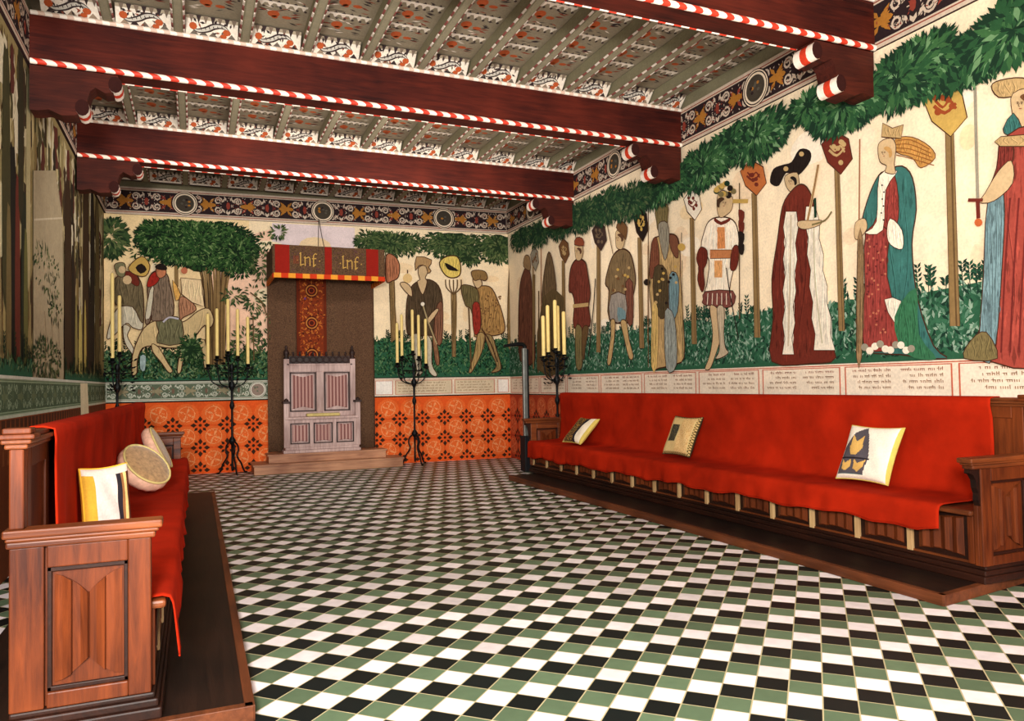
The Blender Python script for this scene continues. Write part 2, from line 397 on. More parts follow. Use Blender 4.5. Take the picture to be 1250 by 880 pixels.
MB().box((XL-.2, YN, -.12), (XR+.2, 13.8, 0)).build('floor', M['floor'], kind='structure', origin=(0, 0, 0))
MB().box((XL-.2, YN, ZB+.01), (XR+.2, 13.8, ZB+.13)).build('ceiling', plain('ceiling_boards', (150, 138, 116), .85), kind='structure', origin=(0, 0, 0))
CEIL = bpy.data.objects['ceiling']
WR = MB().box((XR, YN, 0), (XR+.2, 13.8, ZB)).build('wall_right', M['plaster'], kind='structure')
WL = MB().box((XL-.2, YN, 0), (XL, 13.8, ZB)).build('wall_left', M['plaster'], kind='structure')
b_ = MB(); b_.add([(XL-.2, 13.5+.013, 0), (XR+.2, 13.05-.013, 0), (XR+.2, 13.9, 0), (XL-.2, 13.9, 0), (XL-.2, 13.5+.013, ZB), (XR+.2, 13.05-.013, ZB), (XR+.2, 13.9, ZB), (XL-.2, 13.9, ZB)],
    [(0,3,2,1),(4,5,6,7),(0,1,5,4),(1,2,6,5),(2,3,7,6),(3,0,4,7)])
WB = b_.build('wall_back', M['plaster'], kind='structure')

def pR(x, y): return onp(x, y, 0, XR)
def pL(x, y): return onp(x, y, 0, XL)
def pB(x, y):
    d = ray(x, y); t = (BO-CAM).dot(BN)/d.dot(BN); return CAM+d*t

def crown(P, x, y, rx, ry, n, L, pal, base=True, spread=1.0, fine=False):
    """tree crown painted as many leaves, centre and radii in photo pixels"""
    c0 = P.q(x, y); ax = abs(P.q(x+rx, y)[0]-P.q(x-rx, y)[0])/2; ay = abs(P.q(x, y-ry)[1]-P.q(x, y+ry)[1])/2
    ex = P.q(x+rx, y); slope = (P.q(x+rx, y)[1]-P.q(x-rx, y)[1])/max(1e-6, (P.q(x+rx, y)[0]-P.q(x-rx, y)[0]))
    if base:
        pts = [(c0[0]+ax*.86*math.cos(t)*(.9+.16*R.random()), min(ZC0-.02, c0[1]+ay*.86*math.sin(t)*(.9+.16*R.random()))) for t in [2*PI*i/22 for i in range(22)]]
        P.poly(pts, pal[0])
    h0 = P.lay()
    for i in range(n):
        a = R.random()*2*PI; r_ = math.sqrt(R.random())
        u, v = c0[0]+ax*r_*math.cos(a), c0[1]+ay*r_*math.sin(a)
        d = math.atan2(math.sin(a)*.8-.25, math.cos(a))+R.uniform(-.8, .8)*spread
        k = R.random(); c = pal[1] if k < .4 else pal[2] if k < .72 else pal[0] if k < .88 else pal[3]
        if r_ > .85: c = pal[0] if R.random() < .6 else pal[1]
        l = L*R.uniform(.6, 1.2)
        if v > ZC0-.03-max(0, l*math.sin(d)): continue
        P.leaf(u, v, l, l*.17, d, c, h0+R.random()*.0012)
    P.h = h0+.0014
PALG = [C['green3'], C['green'], C['green2'], C['green4']]
PALB = [lin((20, 38, 22)), lin((38, 70, 34)), lin((62, 96, 48)), lin((112, 138, 84))]
PALD = [lin((34, 52, 30)), lin((56, 78, 44)), lin((84, 100, 58)), lin((110, 118, 76))]

def meadow(P, u0, u1, v0, top, n, wave=.06, pal=None):
    pal = pal or [lin((38, 80, 58)), lin((54, 104, 76)), lin((90, 130, 106)), lin((142, 168, 148)), lin((24, 52, 40))]
    k = 60; pts = [(u0, v0), (u1, v0)]+[(u1+(u0-u1)*i/k, top+R.uniform(-wave, wave)*.6) for i in range(k+1)]
    P.poly(pts, C['grass']); h0 = P.lay()
    for i in range(n):
        u = R.uniform(u0, u1); v = v0+.03+(top-v0-.03)*R.random()
        P.leaf(u, v, R.uniform(.04, .10), .013, R.uniform(.3, PI-.3), R.choice(pal), h0+R.random()*.0012)
    P.h = h0+.0014
    h0 = P.lay()
    m_ = int(abs(u1-u0)/.09)
    for i in range(m_):   # sprigs along the top
        u = R.uniform(u0, u1); ht = R.uniform(.05, .2)
        P.stroke([(u, top-.06), (u+R.uniform(-.02, .02), top+ht)], .007, pal[4], h0)
        for j in range(5):
            t = top+ht*(j+1)/5
            for sg in (-1, 1): P.leaf(u, t, .055, .012, PI/2+sg*R.uniform(.5, 1.1), pal[4] if R.random() < .6 else pal[0], h0+.00005*j)
    P.h = h0+.0004

def scroll(P, u, v, r_, w, c, d=1, turns=1.5, start=0, h=None):
    n = 16; P.stroke([(u+d*r_*(1-i/n*.8)*math.cos(start+turns*2*PI*i/n), v+r_*(1-i/n*.8)*math.sin(start+turns*2*PI*i/n)) for i in range(n+1)], w, c, h)
def frieze(P, u0, u1, v0, v1, roundels, pal, unit=.62, ends=True, rr=.42):
    """band of mirrored acanthus scrolls with roundels"""
    bg, lt, ac, ac2, rim, core = pal; Hh = v1-v0; vm = (v0+v1)/2
    P.rect(u0, v0, u1, v1, lt); P.rect(u0+.0, v0+Hh*.075, u1, v1-Hh*.075, ac2); P.rect(u0+.02, v0+Hh*.1, u1-.02, v1-Hh*.1, lt)
    P.rect(u0+.035, v0+Hh*.135, u1-.035, v1-Hh*.135, bg)
    hh = Hh*.33; h0 = P.lay()
    n = max(1, int(round((u1-u0)/unit))); un = (u1-u0)/n
    for i in range(n):
        uc = u0+un*(i+.5)
        if any(abs(uc-r_) < Hh*rr+un*.25 for r_ in roundels): pass
        for sx in (-1, 1):
            for sy in (-1, 1):
                P_u = uc+sx*un*.25; P_v = vm+sy*hh*.52
                n_ = 14
                P.stroke([(P_u+sx*hh*.42*(1-j/n_*.75)*math.cos(sx*.0+2.9*PI*j/n_), P_v+sy*hh*.42*(1-j/n_*.75)*math.sin(2.9*PI*j/n_)) for j in range(n_+1)], Hh*.05, lt, h0)
                P.leaf(P_u+sx*un*.08, P_v-sy*hh*.2, Hh*.22, Hh*.045, sy*sx*.9 if sx > 0 else PI-sy*.9, lt, h0+.0005)
                P.leaf(uc+sx*.02, vm+sy*hh*.2, Hh*.26, Hh*.05, PI/2*sy-sx*sy*.7, ac2 if i % 2 else ac, h0+.001)
                P.leaf(uc+sx*un*.45, vm+sy*hh*.55, Hh*.18, Hh*.04, PI/2*sy+sx*.4, lt, h0+.0012)
        P.ell(uc, vm, un*.2, Hh*.09, ac, 10, h0+.0015)
        for k in range(26):
            a_ = R.uniform(0, 6.28); du, dv = R.uniform(.03, un*.48), R.uniform(.0, hh*.95); lc_ = R.choice([lt, lt, ac2, bg])
            for sx in (-1, 1):
                for sy in (-1, 1): P.leaf(uc+sx*du, vm+sy*dv, Hh*.07, Hh*.014, math.atan2(sy*math.sin(a_), sx*math.cos(a_)), lc_, h0+.0008+.00003*k)
        for k in range(5): P.leaf(uc, vm, Hh*.24, Hh*.06, (0 if i % 2 else PI)+(k-2)*.5, ac, h0+.002)
        P.ell(uc+un*.5, vm, Hh*.07, Hh*.14, ac2, 8, h0+.0015)
    P.h = h0+.0023
    for r_ in roundels:
        P.ell(r_, vm, Hh*rr*1.12, Hh*.44, bg, 28); P.ell(r_, vm, Hh*rr, Hh*.42, rim, 28); P.ell(r_, vm, Hh*rr*.93, Hh*.39, bg, 28)
        P.ell(r_, vm, Hh*rr*.87, Hh*.36, rim, 28); P.ell(r_, vm, Hh*rr*.74, Hh*.31, core, 28)
        for k in range(7): P.ell(r_+R.uniform(-.3, .3)*Hh*.5, vm+R.uniform(-.3, .3)*Hh*.5, Hh*.05, Hh*.04, R.choice([ac, bg, lin((90, 84, 74))]), 7)

# ---- cornice friezes
PALC = (lin((44, 30, 32)), lin((206, 186, 166)), lin((176, 116, 46)), lin((146, 62, 48)), lin((236, 216, 190)), lin((70, 62, 52)))
def cornice(name, O, U, V, Nn, L, roundels):
    P = Paint(O, U, V, Nn); P.h = .03
    a, b2 = Vector(O), Vector(O)+Vector(U)*L
    Hh = ZC1-ZC0; Vn = Vector(Nn)*.03
    vs = [a, b2, b2+Vn, a+Vn]; vs = vs+[p+Vector((0, 0, Hh)) for p in vs]
    P.add(vs, [(0,3,2,1),(4,5,6,7),(0,1,5,4),(1,2,6,5),(2,3,7,6),(3,0,4,7)], 0, C['friezebg'])
    frieze(P, 0, L, 0, Hh, roundels, PALC)
    return P.build(name, M['panelpaint'], kind='structure', recalc=False)
cornice('trim_1', (XL, 13.49, ZC0), (0, -1, 0), (0, 0, 1), (1, 0, 0), 13.49+2, [13.49-y for y in (11.9, 9.0, 6.15, 3.3, .4)])
cornice('trim_2', BO+Vector((0, 0, ZC0)), BU, (0, 0, 1), BN, BLEN, [1.2, 3.42, 5.6])
cornice('trim_3', (XR, -2, ZC0), (0, 1, 0), (0, 0, 1), (-1, 0, 0), 15.05, [y+2 for y in (11.9, 9.05, 6.15, 3.3, .4)])

# ------------------------------------------------------------------ right wall fresco
P = Paint((XR, 0, 0), (0, 1, 0), (0, 0, 1), (-1, 0, 0), pR)
P.rect(-2, 1.5, 13.04, ZC0, C['cream']); P.rect(-2, ZC1, 13.04, ZB, C['joist']); P.h += .001
for i in range(60):
    P.ell(R.uniform(-1.5, 12.8), R.uniform(2.2, 4.1), R.uniform(.05, .35), R.uniform(.05, .25), R.choice([C['cream2'], lin((246, 218, 172)), lin((250, 228, 196)), lin((244, 216, 180))]), 14)
meadow(P, -2, 13.04, 1.53, 2.10, 9000)
Pz = dict(A=(1130, 60, .4545), B=(1020, 140, .3526), Cc=(920, 150, .3406), D=(780, 200, .2952), E=(640, 250, .25))
OL = C['outline']
def tree_r(xt, yt, xb, yb, w, shield=None, sc_=None, motif=None):
    P.ppoly([(xt-w/2, yt), (xt+w/2, yt), (xb+w*.6, yb), (xb-w*.6, yb)], C['trunk'], 0, C['trunk2'], .9)
    P.pstroke([(xt+w*.2, yt), ((xt+xb)/2+w*.15, (yt+yb)/2), (xb+w*.2, yb)], w*.22, C['trunk2'])
    if shield:
        x, y, a, b = shield
        P.ppoly([(x-a, y-b*.35), (x-a*.2, y-b), (x+a*.75, y-b*.6), (x+a, y+b*.3), (x+a*.25, y+b), (x-a*.6, y+b*.45)], sc_, 1, OL, 1.4)
        P.pstroke([(x-a*.45, y-b*.3), (x-a*.1, y-b*.05), (x+a*.2, y-b*.3), (x+a*.5, y)], a*.12, motif)
        for k in range(6): P.pdot(x+R.uniform(-.45, .5)*a, y+R.uniform(-.5, .5)*b, a*.16, motif, ry=b*.12)
        P.pstroke([(x-a*.5, y-b*.1), (x, y+b*.15), (x+a*.5, y-b*.2)], a*.16, motif)
tree_r(1160, 150, 1167, 398, 10, (1155, 133, 27, 34), C['gold'], lin((150, 70, 36)))
tree_r(1023, 205, 1029, 404, 6, (1023, 186, 19, 27), C['maroon'], C['tan'])
tree_r(922, 236, 926, 412, 6, (921, 217, 16, 22), lin((186, 106, 56)), C['maroon'])
tree_r(846, 266, 849, 420, 5, (847, 250, 11, 19), C['white'], C['maroon'])
tree_r(782, 290, 785, 425, 4.5, (784, 274, 9, 21), C['dk'], C['gold'])
tree_r(732, 300, 732, 430, 4, (733, 288, 9, 18), lin((60, 44, 40)), lin((110, 90, 70)))
tree_r(689, 318, 690, 435, 3.4, (690, 306, 6.5, 15), C['brown'], C['tan'])
tree_r(653, 335, 653, 440, 3, (654, 316, 5, 15), C['grey'], C['brown'])
for xx in (1052, 662, 793): P.pstroke([(xx, 170 if xx > 1000 else 300), (xx-2 if xx > 1000 else xx, 418)], 2, lin((150, 92, 54)))
# figures (plain painted people in robes; outlines only, no likeness)
t = Pz['A']; P.h = .0145
P.ppoly([(180, 100), (205, 84), (264, 78), (300, 100), (300, 140), (250, 128), (200, 130)], C['tan'], 3, OL, 1.4, t)
P.ppoly([(238, 120), (300, 110), (320, 210), (250, 215), (236, 170)], C['skin'], 3, OL, 1, t)
P.ppoly([(212, 215), (240, 172), (264, 215), (260, 235), (225, 232)], C['teal'], 2, OL, 1, t)
P.ppoly([(225, 232), (330, 225), (420, 500), (460, 830), (150, 830), (190, 640), (205, 430), (200, 330)], lin((162, 70, 58)), 3, OL, 1.6, t)
P.ppoly([(172, 410), (215, 390), (212, 560), (190, 820), (150, 812), (160, 620)], C['blue'], 3, OL, 1.2, t)
for xx in (232, 256, 280, 310): P.pstroke([(xx, 400), (xx-14, 600), (xx-24, 815)], 5, lin((112, 40, 36)), tf=t)
P.ppoly([(206, 245), (236, 240), (240, 300), (205, 350), (180, 400), (172, 385), (196, 320)], lin((120, 48, 40)), 3, OL, 1.2, t)
P.ppoly([(200, 330), (236, 300), (240, 360), (190, 408), (150, 412), (165, 388)], C['skin'], 3, OL, 1, t)
P.ppoly([(208, 236), (330, 232), (332, 256), (206, 262)], C['tan'], 2, OL, 1, t)
P.pstroke([(139, 104), (142, 250), (146, 400)], 9, C['grey'], tf=t); P.pstroke([(120, 406), (160, 406)], 9, C['maroon'], 0, t); P.pstroke([(146, 405), (148, 455)], 11, C['maroon'], 0, t)
P.pdot(148, 466, 11, lin((190, 96, 50)), t)
P.ppoly([(110, 830), (130, 780), (170, 760), (200, 830)], C['olive'], 3, OL, 1, t)
t = Pz['B']; P.h = .0145
P.ppoly([(212, 84), (270, 78), (330, 110), (350, 150), (300, 185), (270, 150), (215, 130)], lin((196, 142, 74)), 3, OL, .8, t)
for k in range(5): P.pstroke([(215, 92+k*12), (265, 88+k*16), (330+4*k, 120+k*14)], 3, lin((140, 86, 40)), tf=t)
P.ppoly([(155, 210), (180, 195), (235, 178), (272, 220), (285, 330), (270, 450), (290, 640), (345, 800), (390, 845), (230, 830), (110, 800), (112, 560), (108, 410), (96, 370), (125, 270)], C['teal'], 3, OL, 1.6, t)
P.ppoly([(168, 230), (210, 210), (225, 330), (205, 400), (120, 415), (150, 350)], C['rose'], 3, OL, 1, t)
P.ppoly([(112, 405), (188, 400), (185, 560), (230, 790), (105, 800), (108, 600)], lin((150, 62, 56)), 3, OL, 1.2, t)
for k in range(46): P.pdot(R.uniform(115, 180), R.uniform(420, 780), 4, R.choice([lin((190, 110, 84)), lin((110, 40, 40))]), t)
P.ppoly([(160, 212), (222, 196), (182, 262), (172, 400), (110, 410), (150, 370)], C['cream2'], 3, OL, .8, t)
for k in range(6): P.pdot(170+R.uniform(-6, 6), 245+k*24, 3, C['dk'], t)
P.ppoly([(162, 96), (200, 82), (218, 110), (212, 170), (215, 205), (180, 200), (185, 178), (163, 165), (155, 125)], C['skin'], 3, OL, 1, t)
P.ppoly([(168, 78), (172, 30), (206, 48), (244, 36), (236, 84)], C['tan'], 0, OL, 1, t)
P.ppoly([(78, 375), (110, 360), (118, 395), (90, 430), (75, 425)], C['skin'], 3, OL, .8, t)
P.ppoly([(86, 430), (104, 430), (106, 640), (100, 840), (82, 840)], lin((150, 120, 84)), 2, OL, .8, t)
P.ppoly([(200, 360), (240, 400), (242, 465), (200, 450), (188, 410)], C['cream2'], 3, OL, .8, t)
P.ppoly([(180, 640), (238, 645), (215, 720)], C['white'], 2, OL, .8, t)
P.ppoly([(215, 700), (290, 600), (300, 760), (360, 845), (250, 825)], lin((54, 110, 76)), 3, None, 1, t)
for k in range(10): P.pdot(112+k*18, 805+12*math.sin(k*1.7), 13, C['white'] if k % 3 else C['grey'], t)
t = Pz['Cc']; P.h = .0145
P.ppoly([(62, 205), (75, 165), (110, 150), (140, 140), (168, 95), (205, 100), (208, 135), (175, 180), (150, 190), (120, 180), (95, 225), (70, 222)], C['dk'], 3, None, 1, t)
P.pdot(120, 165, 9, C['tan'], t); P.pdot(176, 112, 9, C['tan'], t)
P.ppoly([(118, 190), (160, 178), (168, 215), (175, 250), (140, 250), (120, 225)], C['skin'], 3, OL, 1, t)
P.ppoly([(140, 245), (175, 220), (205, 245), (230, 330), (240, 520), (248, 700), (300, 840), (210, 862), (70, 855), (75, 700), (70, 560), (90, 420), (108, 300)], C['maroon'], 3, OL, 1.6, t)
def dag(x0, x1, y0, y1, xs0, xs1):
    n = 9; a = []; b = []
    for i in range(n+1):
        f = i/n; a.append((x0+(xs0-x0)*f+(0 if i % 2 else 9), y0+(y1-y0)*f)); b.append((x1+(xs1-x1)*f-(0 if i % 2 else 9), y0+(y1-y0)*f))
    P.ppoly(a+b[::-1], C['white'], 0, OL, .9, t)
dag(112, 168, 318, 830, 108, 150); dag(185, 236, 300, 815, 222, 298)
P.pstroke([(140, 330), (136, 560), (130, 800)], 7, lin((206, 188, 160)), tf=t); P.pstroke([(222, 330), (226, 560), (252, 790)], 6, lin((200, 190, 160)), tf=t)
P.ppoly([(168, 352), (215, 350), (250, 350), (240, 368), (190, 382), (165, 372)], C['skin'], 3, OL, .9, t)
P.pstroke([(200, 350), (222, 240), (238, 150)], 12, C['tan'], tf=t); P.pstroke([(200, 350), (222, 240), (238, 150)], 3, C['maroon'], tf=t)
P.pstroke([(215, 366), (262, 350), (286, 318)], 7, C['olive'], tf=t); P.pstroke([(226, 270), (228, 340)], 12, C['green3'], 0, t)
t = Pz['D']; P.h = .0145
P.ppoly([(292, 240), (325, 222), (380, 225), (410, 260), (418, 340), (400, 420), (380, 520), (400, 560), (275, 565), (285, 500), (295, 400), (262, 345), (275, 280)], C['cream2'], 3, OL, 1.6, t)
P.ppoly([(330, 130), (355, 110), (392, 140), (388, 190), (362, 215), (340, 222), (328, 190)], C['skin'], 3, OL, 1, t)
for k in range(16):
    a = 2*PI*k/16; P.pdot(362+42*math.cos(a)*R.uniform(.4, 1), 112+30*math.sin(a)*R.uniform(.3, 1)+(-4), 12, R.choice([C['green3'], C['dk'], C['gold'], C['olive']]), t)
P.ppoly([(322, 225), (345, 240), (378, 225), (382, 236), (345, 254), (316, 236)], C['maroon'], 2, None, 1, t)
P.ppoly([(330, 262), (360, 262), (362, 350), (330, 352)], lin((214, 140, 84)), 0, None, 1, t); P.ppoly([(300, 356), (395, 356), (396, 390), (300, 392)], lin((190, 122, 76)), 0, OL, .7, t)
P.ppoly([(318, 400), (350, 400), (350, 470), (318, 470)], lin((222, 160, 100)), 0, None, 1, t)
P.ppoly([(282, 528), (395, 525), (402, 575), (370, 595), (275, 582), (272, 560)], lin((124, 70, 62)), 2, OL, 1, t)
for k in range(6): P.pstroke([(292+k*19, 535), (289+k*20, 582)], 4, C['cream2'], 0, t)
P.ppoly([(300, 590), (330, 596), (352, 640), (345, 720), (320, 800), (300, 848), (280, 846), (300, 790), (312, 700)], C['skin'], 3, OL, 1.1, t)
P.ppoly([(330, 596), (360, 595), (358, 700), (365, 760), (378, 780), (352, 800), (325, 805), (340, 770), (338, 700)], lin((196, 178, 150)), 3, OL, 1.1, t)
P.ppoly([(245, 390), (262, 345), (290, 360), (288, 410), (275, 440), (280, 500), (268, 530), (250, 480), (255, 430)], C['maroon'], 3, OL, 1, t)
P.ppoly([(395, 350), (418, 340), (420, 400), (405, 440), (385, 430)], C['maroon'], 3, OL, 1, t)
P.pstroke([(424, 80), (424, 640)], 7, C['trunk2'], 0, t); P.pstroke([(370, 430), (385, 540), (420, 720)], 6, C['dk'], tf=t)
P.pstroke([(396, 155), (460, 155)], 16, C['gold'], 0, t)
for k in range(4): P.ppoly([(420, 190+k*45), (445, 200+k*45), (440, 240+k*45), (424, 235+k*45)], C['maroon'] if k < 2 else C['dk'], 2, None, 1, t)
P.ppoly([(62, 330), (90, 300), (130, 290), (165, 300), (178, 350), (182, 480), (192, 640), (196, 800), (150, 830), (90, 845), (62, 840), (62, 640), (50, 480)], C['tan'], 3, OL, 1.6, t)
P.ppoly([(76, 175), (128, 170), (130, 215), (122, 265), (90, 280), (82, 240)], C['olive'], 2, OL, 1, t)
P.ppoly([(80, 165), (100, 120), (126, 165)], C['gold'], 0, OL, 1, t)
P.ppoly([(90, 250), (128, 245), (135, 330), (118, 400), (98, 330)], C['grey'], 3, OL, 1, t)
P.ppoly([(62, 330), (85, 310), (95, 420), (70, 470), (55, 460)], lin((120, 70, 50)), 3, OL, 1, t); P.ppoly([(138, 295), (172, 310), (172, 390), (145, 360)], lin((116, 72, 52)), 3, OL, 1, t)
P.ppoly([(75, 430), (125, 440), (132, 600), (100, 640), (72, 560)], lin((78, 64, 42)), 3, OL, 1, t); P.ppoly([(138, 460), (175, 470), (172, 610), (140, 640)], C['blue'], 3, OL, 1, t)
P.ppoly([(120, 610), (160, 640), (168, 830), (125, 845)], lin((150, 156, 150)), 3, OL, 1, t)
P.ppoly([(68, 590), (90, 600), (86, 836), (64, 836)], lin((214, 180, 110)), 2, None, 1, t)
for k in range(14): P.pdot(R.uniform(80, 170), R.uniform(380, 600), 6, R.choice([C['gold'], C['dk'], C['tan']]), t)
P.pdot(190, 345, 16, C['gold'], t); P.pstroke([(190, 285), (190, 325)], 5, C['dk'], 0, t); P.pdot(46, 490, 14, C['dk'], t)
P.pstroke([(192, 400), (196, 800)], 4, C['olive'], 0, t); P.pstroke([(52, 190), (52, 840)], 6, C['trunk2'], 0, t)
t = Pz['E']; P.h = .0145
P.ppoly([(440, 245), (480, 215), (520, 235), (540, 300), (548, 380), (530, 480), (530, 570), (420, 560), (418, 420), (400, 385), (415, 310)], lin((122, 100, 70)), 3, OL, 2, t)
P.ppoly([(500, 380), (535, 380), (535, 580), (505, 560)], lin((120, 72, 56)), 2, OL, 1.4, t); P.ppoly([(430, 440), (500, 440), (500, 565), (425, 560)], lin((150, 140, 130)), 2, OL, 1.2, t)
P.ppoly([(462, 500), (500, 520), (495, 570), (465, 565)], C['blue'], 2, None, 1, t)
for k in range(12): P.pdot(R.uniform(430, 520), R.uniform(280, 440), 7, R.choice([C['tan'], C['gold'], C['brown']]), t)
P.ppoly([(455, 130), (490, 115), (500, 160), (485, 215), (458, 210), (452, 170)], C['skin'], 3, OL, 1, t); P.ppoly([(455, 110), (480, 80), (510, 110), (502, 170), (488, 150)], lin((110, 76, 46)), 3, OL, 1, t)
P.ppoly([(430, 565), (450, 565), (448, 640), (430, 770), (412, 768), (430, 640)], C['tan'], 3, OL, 1.3, t); P.ppoly([(478, 570), (505, 570), (520, 660), (540, 740), (520, 750), (495, 650)], C['tan'], 3, OL, 1.3, t)
P.pstroke([(410, 90), (440, 240)], 6, C['trunk2'], 0, t)
P.ppoly([(245, 285), (270, 265), (305, 280), (318, 340), (330, 430), (322, 500), (328, 590), (250, 600), (252, 480), (240, 430), (225, 420), (230, 330)], lin((112, 52, 40)), 3, OL, 2, t)
P.ppoly([(255, 195), (285, 185), (295, 230), (282, 270), (260, 265)], C['skin'], 3, OL, 1, t); P.ppoly([(252, 195), (262, 160), (292, 165), (298, 200)], lin((140, 70, 46)), 2, OL, 1, t)
P.ppoly([(258, 600), (288, 600), (290, 680), (290, 790), (262, 790)], C['olive'], 3, OL, 1.2, t); P.ppoly([(295, 600), (322, 600), (306, 700), (300, 760), (290, 690)], C['trunk2'], 3, OL, 1.2, t)
P.ppoly([(246, 486), (322, 478), (322, 496), (246, 504)], C['tan'], 0, None, 1, t); P.pstroke([(356, 360), (345, 520), (322, 740)], 9, C['dk'], tf=t)
P.ppoly([(110, 300), (128, 230), (150, 290), (165, 440), (130, 500), (100, 520), (95, 430)], lin((110, 88, 62)), 3, OL, 1.6, t)
P.ppoly([(100, 450), (200, 450), (200, 800), (70, 800)], lin((96, 78, 50)), 2, None, 1, t)
P.ppoly([(0, 340), (25, 300), (45, 380), (50, 560), (60, 760), (-10, 760), (-20, 600), (-15, 420)], lin((104, 62, 46)), 3, OL, 1.6, t)
P.ppoly([(5, 300), (12, 250), (35, 255), (38, 320)], lin((150, 120, 84)), 3, OL, 1, t)
P.pstroke([(52, 300), (54, 800)], 14, C['trunk'], 0, t); P.pstroke([(80, 420), (78, 820)], 12, C['trunk2'], 0, t)
def face(x, y, s_, d, t, hair=None, beard=None):
    # a plain face: brow, eye, nose, mouth and hair, turned to side d
    lc = lin((84, 54, 38))
    if hair: P.ppoly([(x-d*s_*.2, y-s_*1.1), (x-d*s_*.9, y-s_*.7), (x-d*s_*1.05, y+s_*.3), (x-d*s_*.6, y+s_*.7), (x-d*s_*.45, y-s_*.1), (x+d*s_*.3, y-s_*.75)], hair, 3, None, 1, t)
    if beard: P.ppoly([(x+d*s_*.5, y+s_*.3), (x-d*s_*.3, y+s_*.4), (x, y+s_*1.5), (x+d*s_*.5, y+s_*1.3)], beard, 3, None, 1, t)
    for e in (.0, .42): P.pstroke([(x+d*s_*e, y-s_*.22), (x+d*s_*(e+.22), y-s_*.25)], s_*.09, lc, 0, t); P.pdot(x+d*s_*(e+.12), y-s_*.08, s_*.07, lc, t)
    P.pstroke([(x+d*s_*.34, y-s_*.15), (x+d*s_*.46, y+s_*.15), (x+d*s_*.3, y+s_*.2)], s_*.07, lc, 0, t)
    P.pstroke([(x+d*s_*.1, y+s_*.42), (x+d*s_*.38, y+s_*.42)], s_*.09, lin((150, 70, 54)), 0, t)
P.h = .030
face(268, 150, 26, -1, Pz['A'], lin((110, 72, 44))); face(182, 135, 22, -1, Pz['B'], lin((196, 150, 90))); face(145, 212, 18, -1, Pz['Cc'], C['dk']); face(356, 165, 24, 1, Pz['D'], lin((70, 48, 32)))
face(106, 262, 16, 1, Pz['D'], None, lin((190, 176, 150))); face(472, 165, 22, -1, Pz['E'], lin((90, 60, 40))); face(272, 228, 17, -1, Pz['E'], lin((90, 56, 40)))
# nearest stretch of wall, outside the frame: meadow, trees only
for yy in (2.3, 1.0, -.4):
    P.poly([(yy-.05, 1.8), (yy+.05, 1.8), (yy+.04, 3.3), (yy-.04, 3.3)], C['trunk'])
# crowns
P.h = .034
for a in [(1185, 76, 62, 22, 560, .17), (1240, 40, 60, 34, 420, .17), (1128, 82, 44, 38, 330, .17), (1100, 100, 34, 34, 260, .17), (1035, 130, 46, 28, 620, .17), (990, 130, 20, 16, 120, .16), (925, 168, 44, 30, 520, .16), (893, 172, 20, 22, 150, .15), (862, 205, 34, 26, 420, .15), (812, 228, 34, 22, 420, .15), (775, 246, 30, 22, 340, .14),
          (745, 252, 24, 22, 300, .14), (715, 262, 22, 22, 300, .14), (688, 272, 18, 20, 260, .14), (662, 284, 16, 18, 240, .13), (640, 290, 14, 16, 240, .13)]:
    a = (a[0], a[1], a[2]*.92, a[3]*.86)+(int(a[4]*1.7), a[5]*.76)
    crown(P, *a, PALG if a[0] > 780 else [C['green3'], lin((34, 66, 40)), lin((54, 84, 50)), lin((84, 100, 66))])
for yy in (2.4, 1.1, -.3, -1.4):
    h0 = P.lay()
    for i in range(260): P.leaf(yy+R.gauss(0, .35), min(4.05, 3.75+R.gauss(0, .17)), .15, .03, R.uniform(0, 2*PI), R.choice(PALG[:3]), h0+R.random()*.003)
# inscription band
P.h = .004
P.rect(-2, 1.20, 13.04, 1.535, C['band']); P.rect(-2, 1.505, 13.04, 1.515, C['bandline']); P.rect(-2, 1.528, 13.04, 1.542, C['dk']); P.rect(-2, 1.19, 13.04, 1.207, C['dk'])
ys_ = [-.2, 1.6, 2.85, 4.03, 5.14, 6.22, 7.3, 8.47, 9.62, 10.7, 11.7, 12.3, 13.0]
def gothic(P, u0, u1, v, hgt, c, d=1):
    u = u0
    h0 = P.h+.0006
    while u < u1:
        wl = R.randint(2, 6)
        for k in range(wl):
            up = hgt*(1.5 if R.random() < .18 else 1)
            P.poly([(u, v), (u+.006, v), (u+.008, v+up), (u+.001, v+up)], c, h0)
            if R.random() < .6: P.poly([(u, v+hgt*.8), (u+.018, v+hgt*.7), (u+.018, v+hgt*.95), (u, v+hgt)], c, h0)
            u += .017
            if u > u1: break
        u += .022
for i in range(len(ys_)-1):
    a, b2 = ys_[i]+.025, ys_[i+1]-.025
    for (x0, y0, x1, y1) in ((a, 1.225, b2, 1.233), (a, 1.49, b2, 1.498), (a, 1.225, a+.014, 1.498), (b2-.014, 1.225, b2, 1.498)): P.rect(x0, y0, x1, y1, C['bandline'])
    for hcol in ((a+.08, (a+b2)/2-.04), ((a+b2)/2+.04, b2-.08)):
        for k in range(4): gothic(P, hcol[0], hcol[1]-R.random()*.12, 1.445-k*.05, .02, C['ink'] if k else lin((150, 90, 66)))
        P.h += .0002
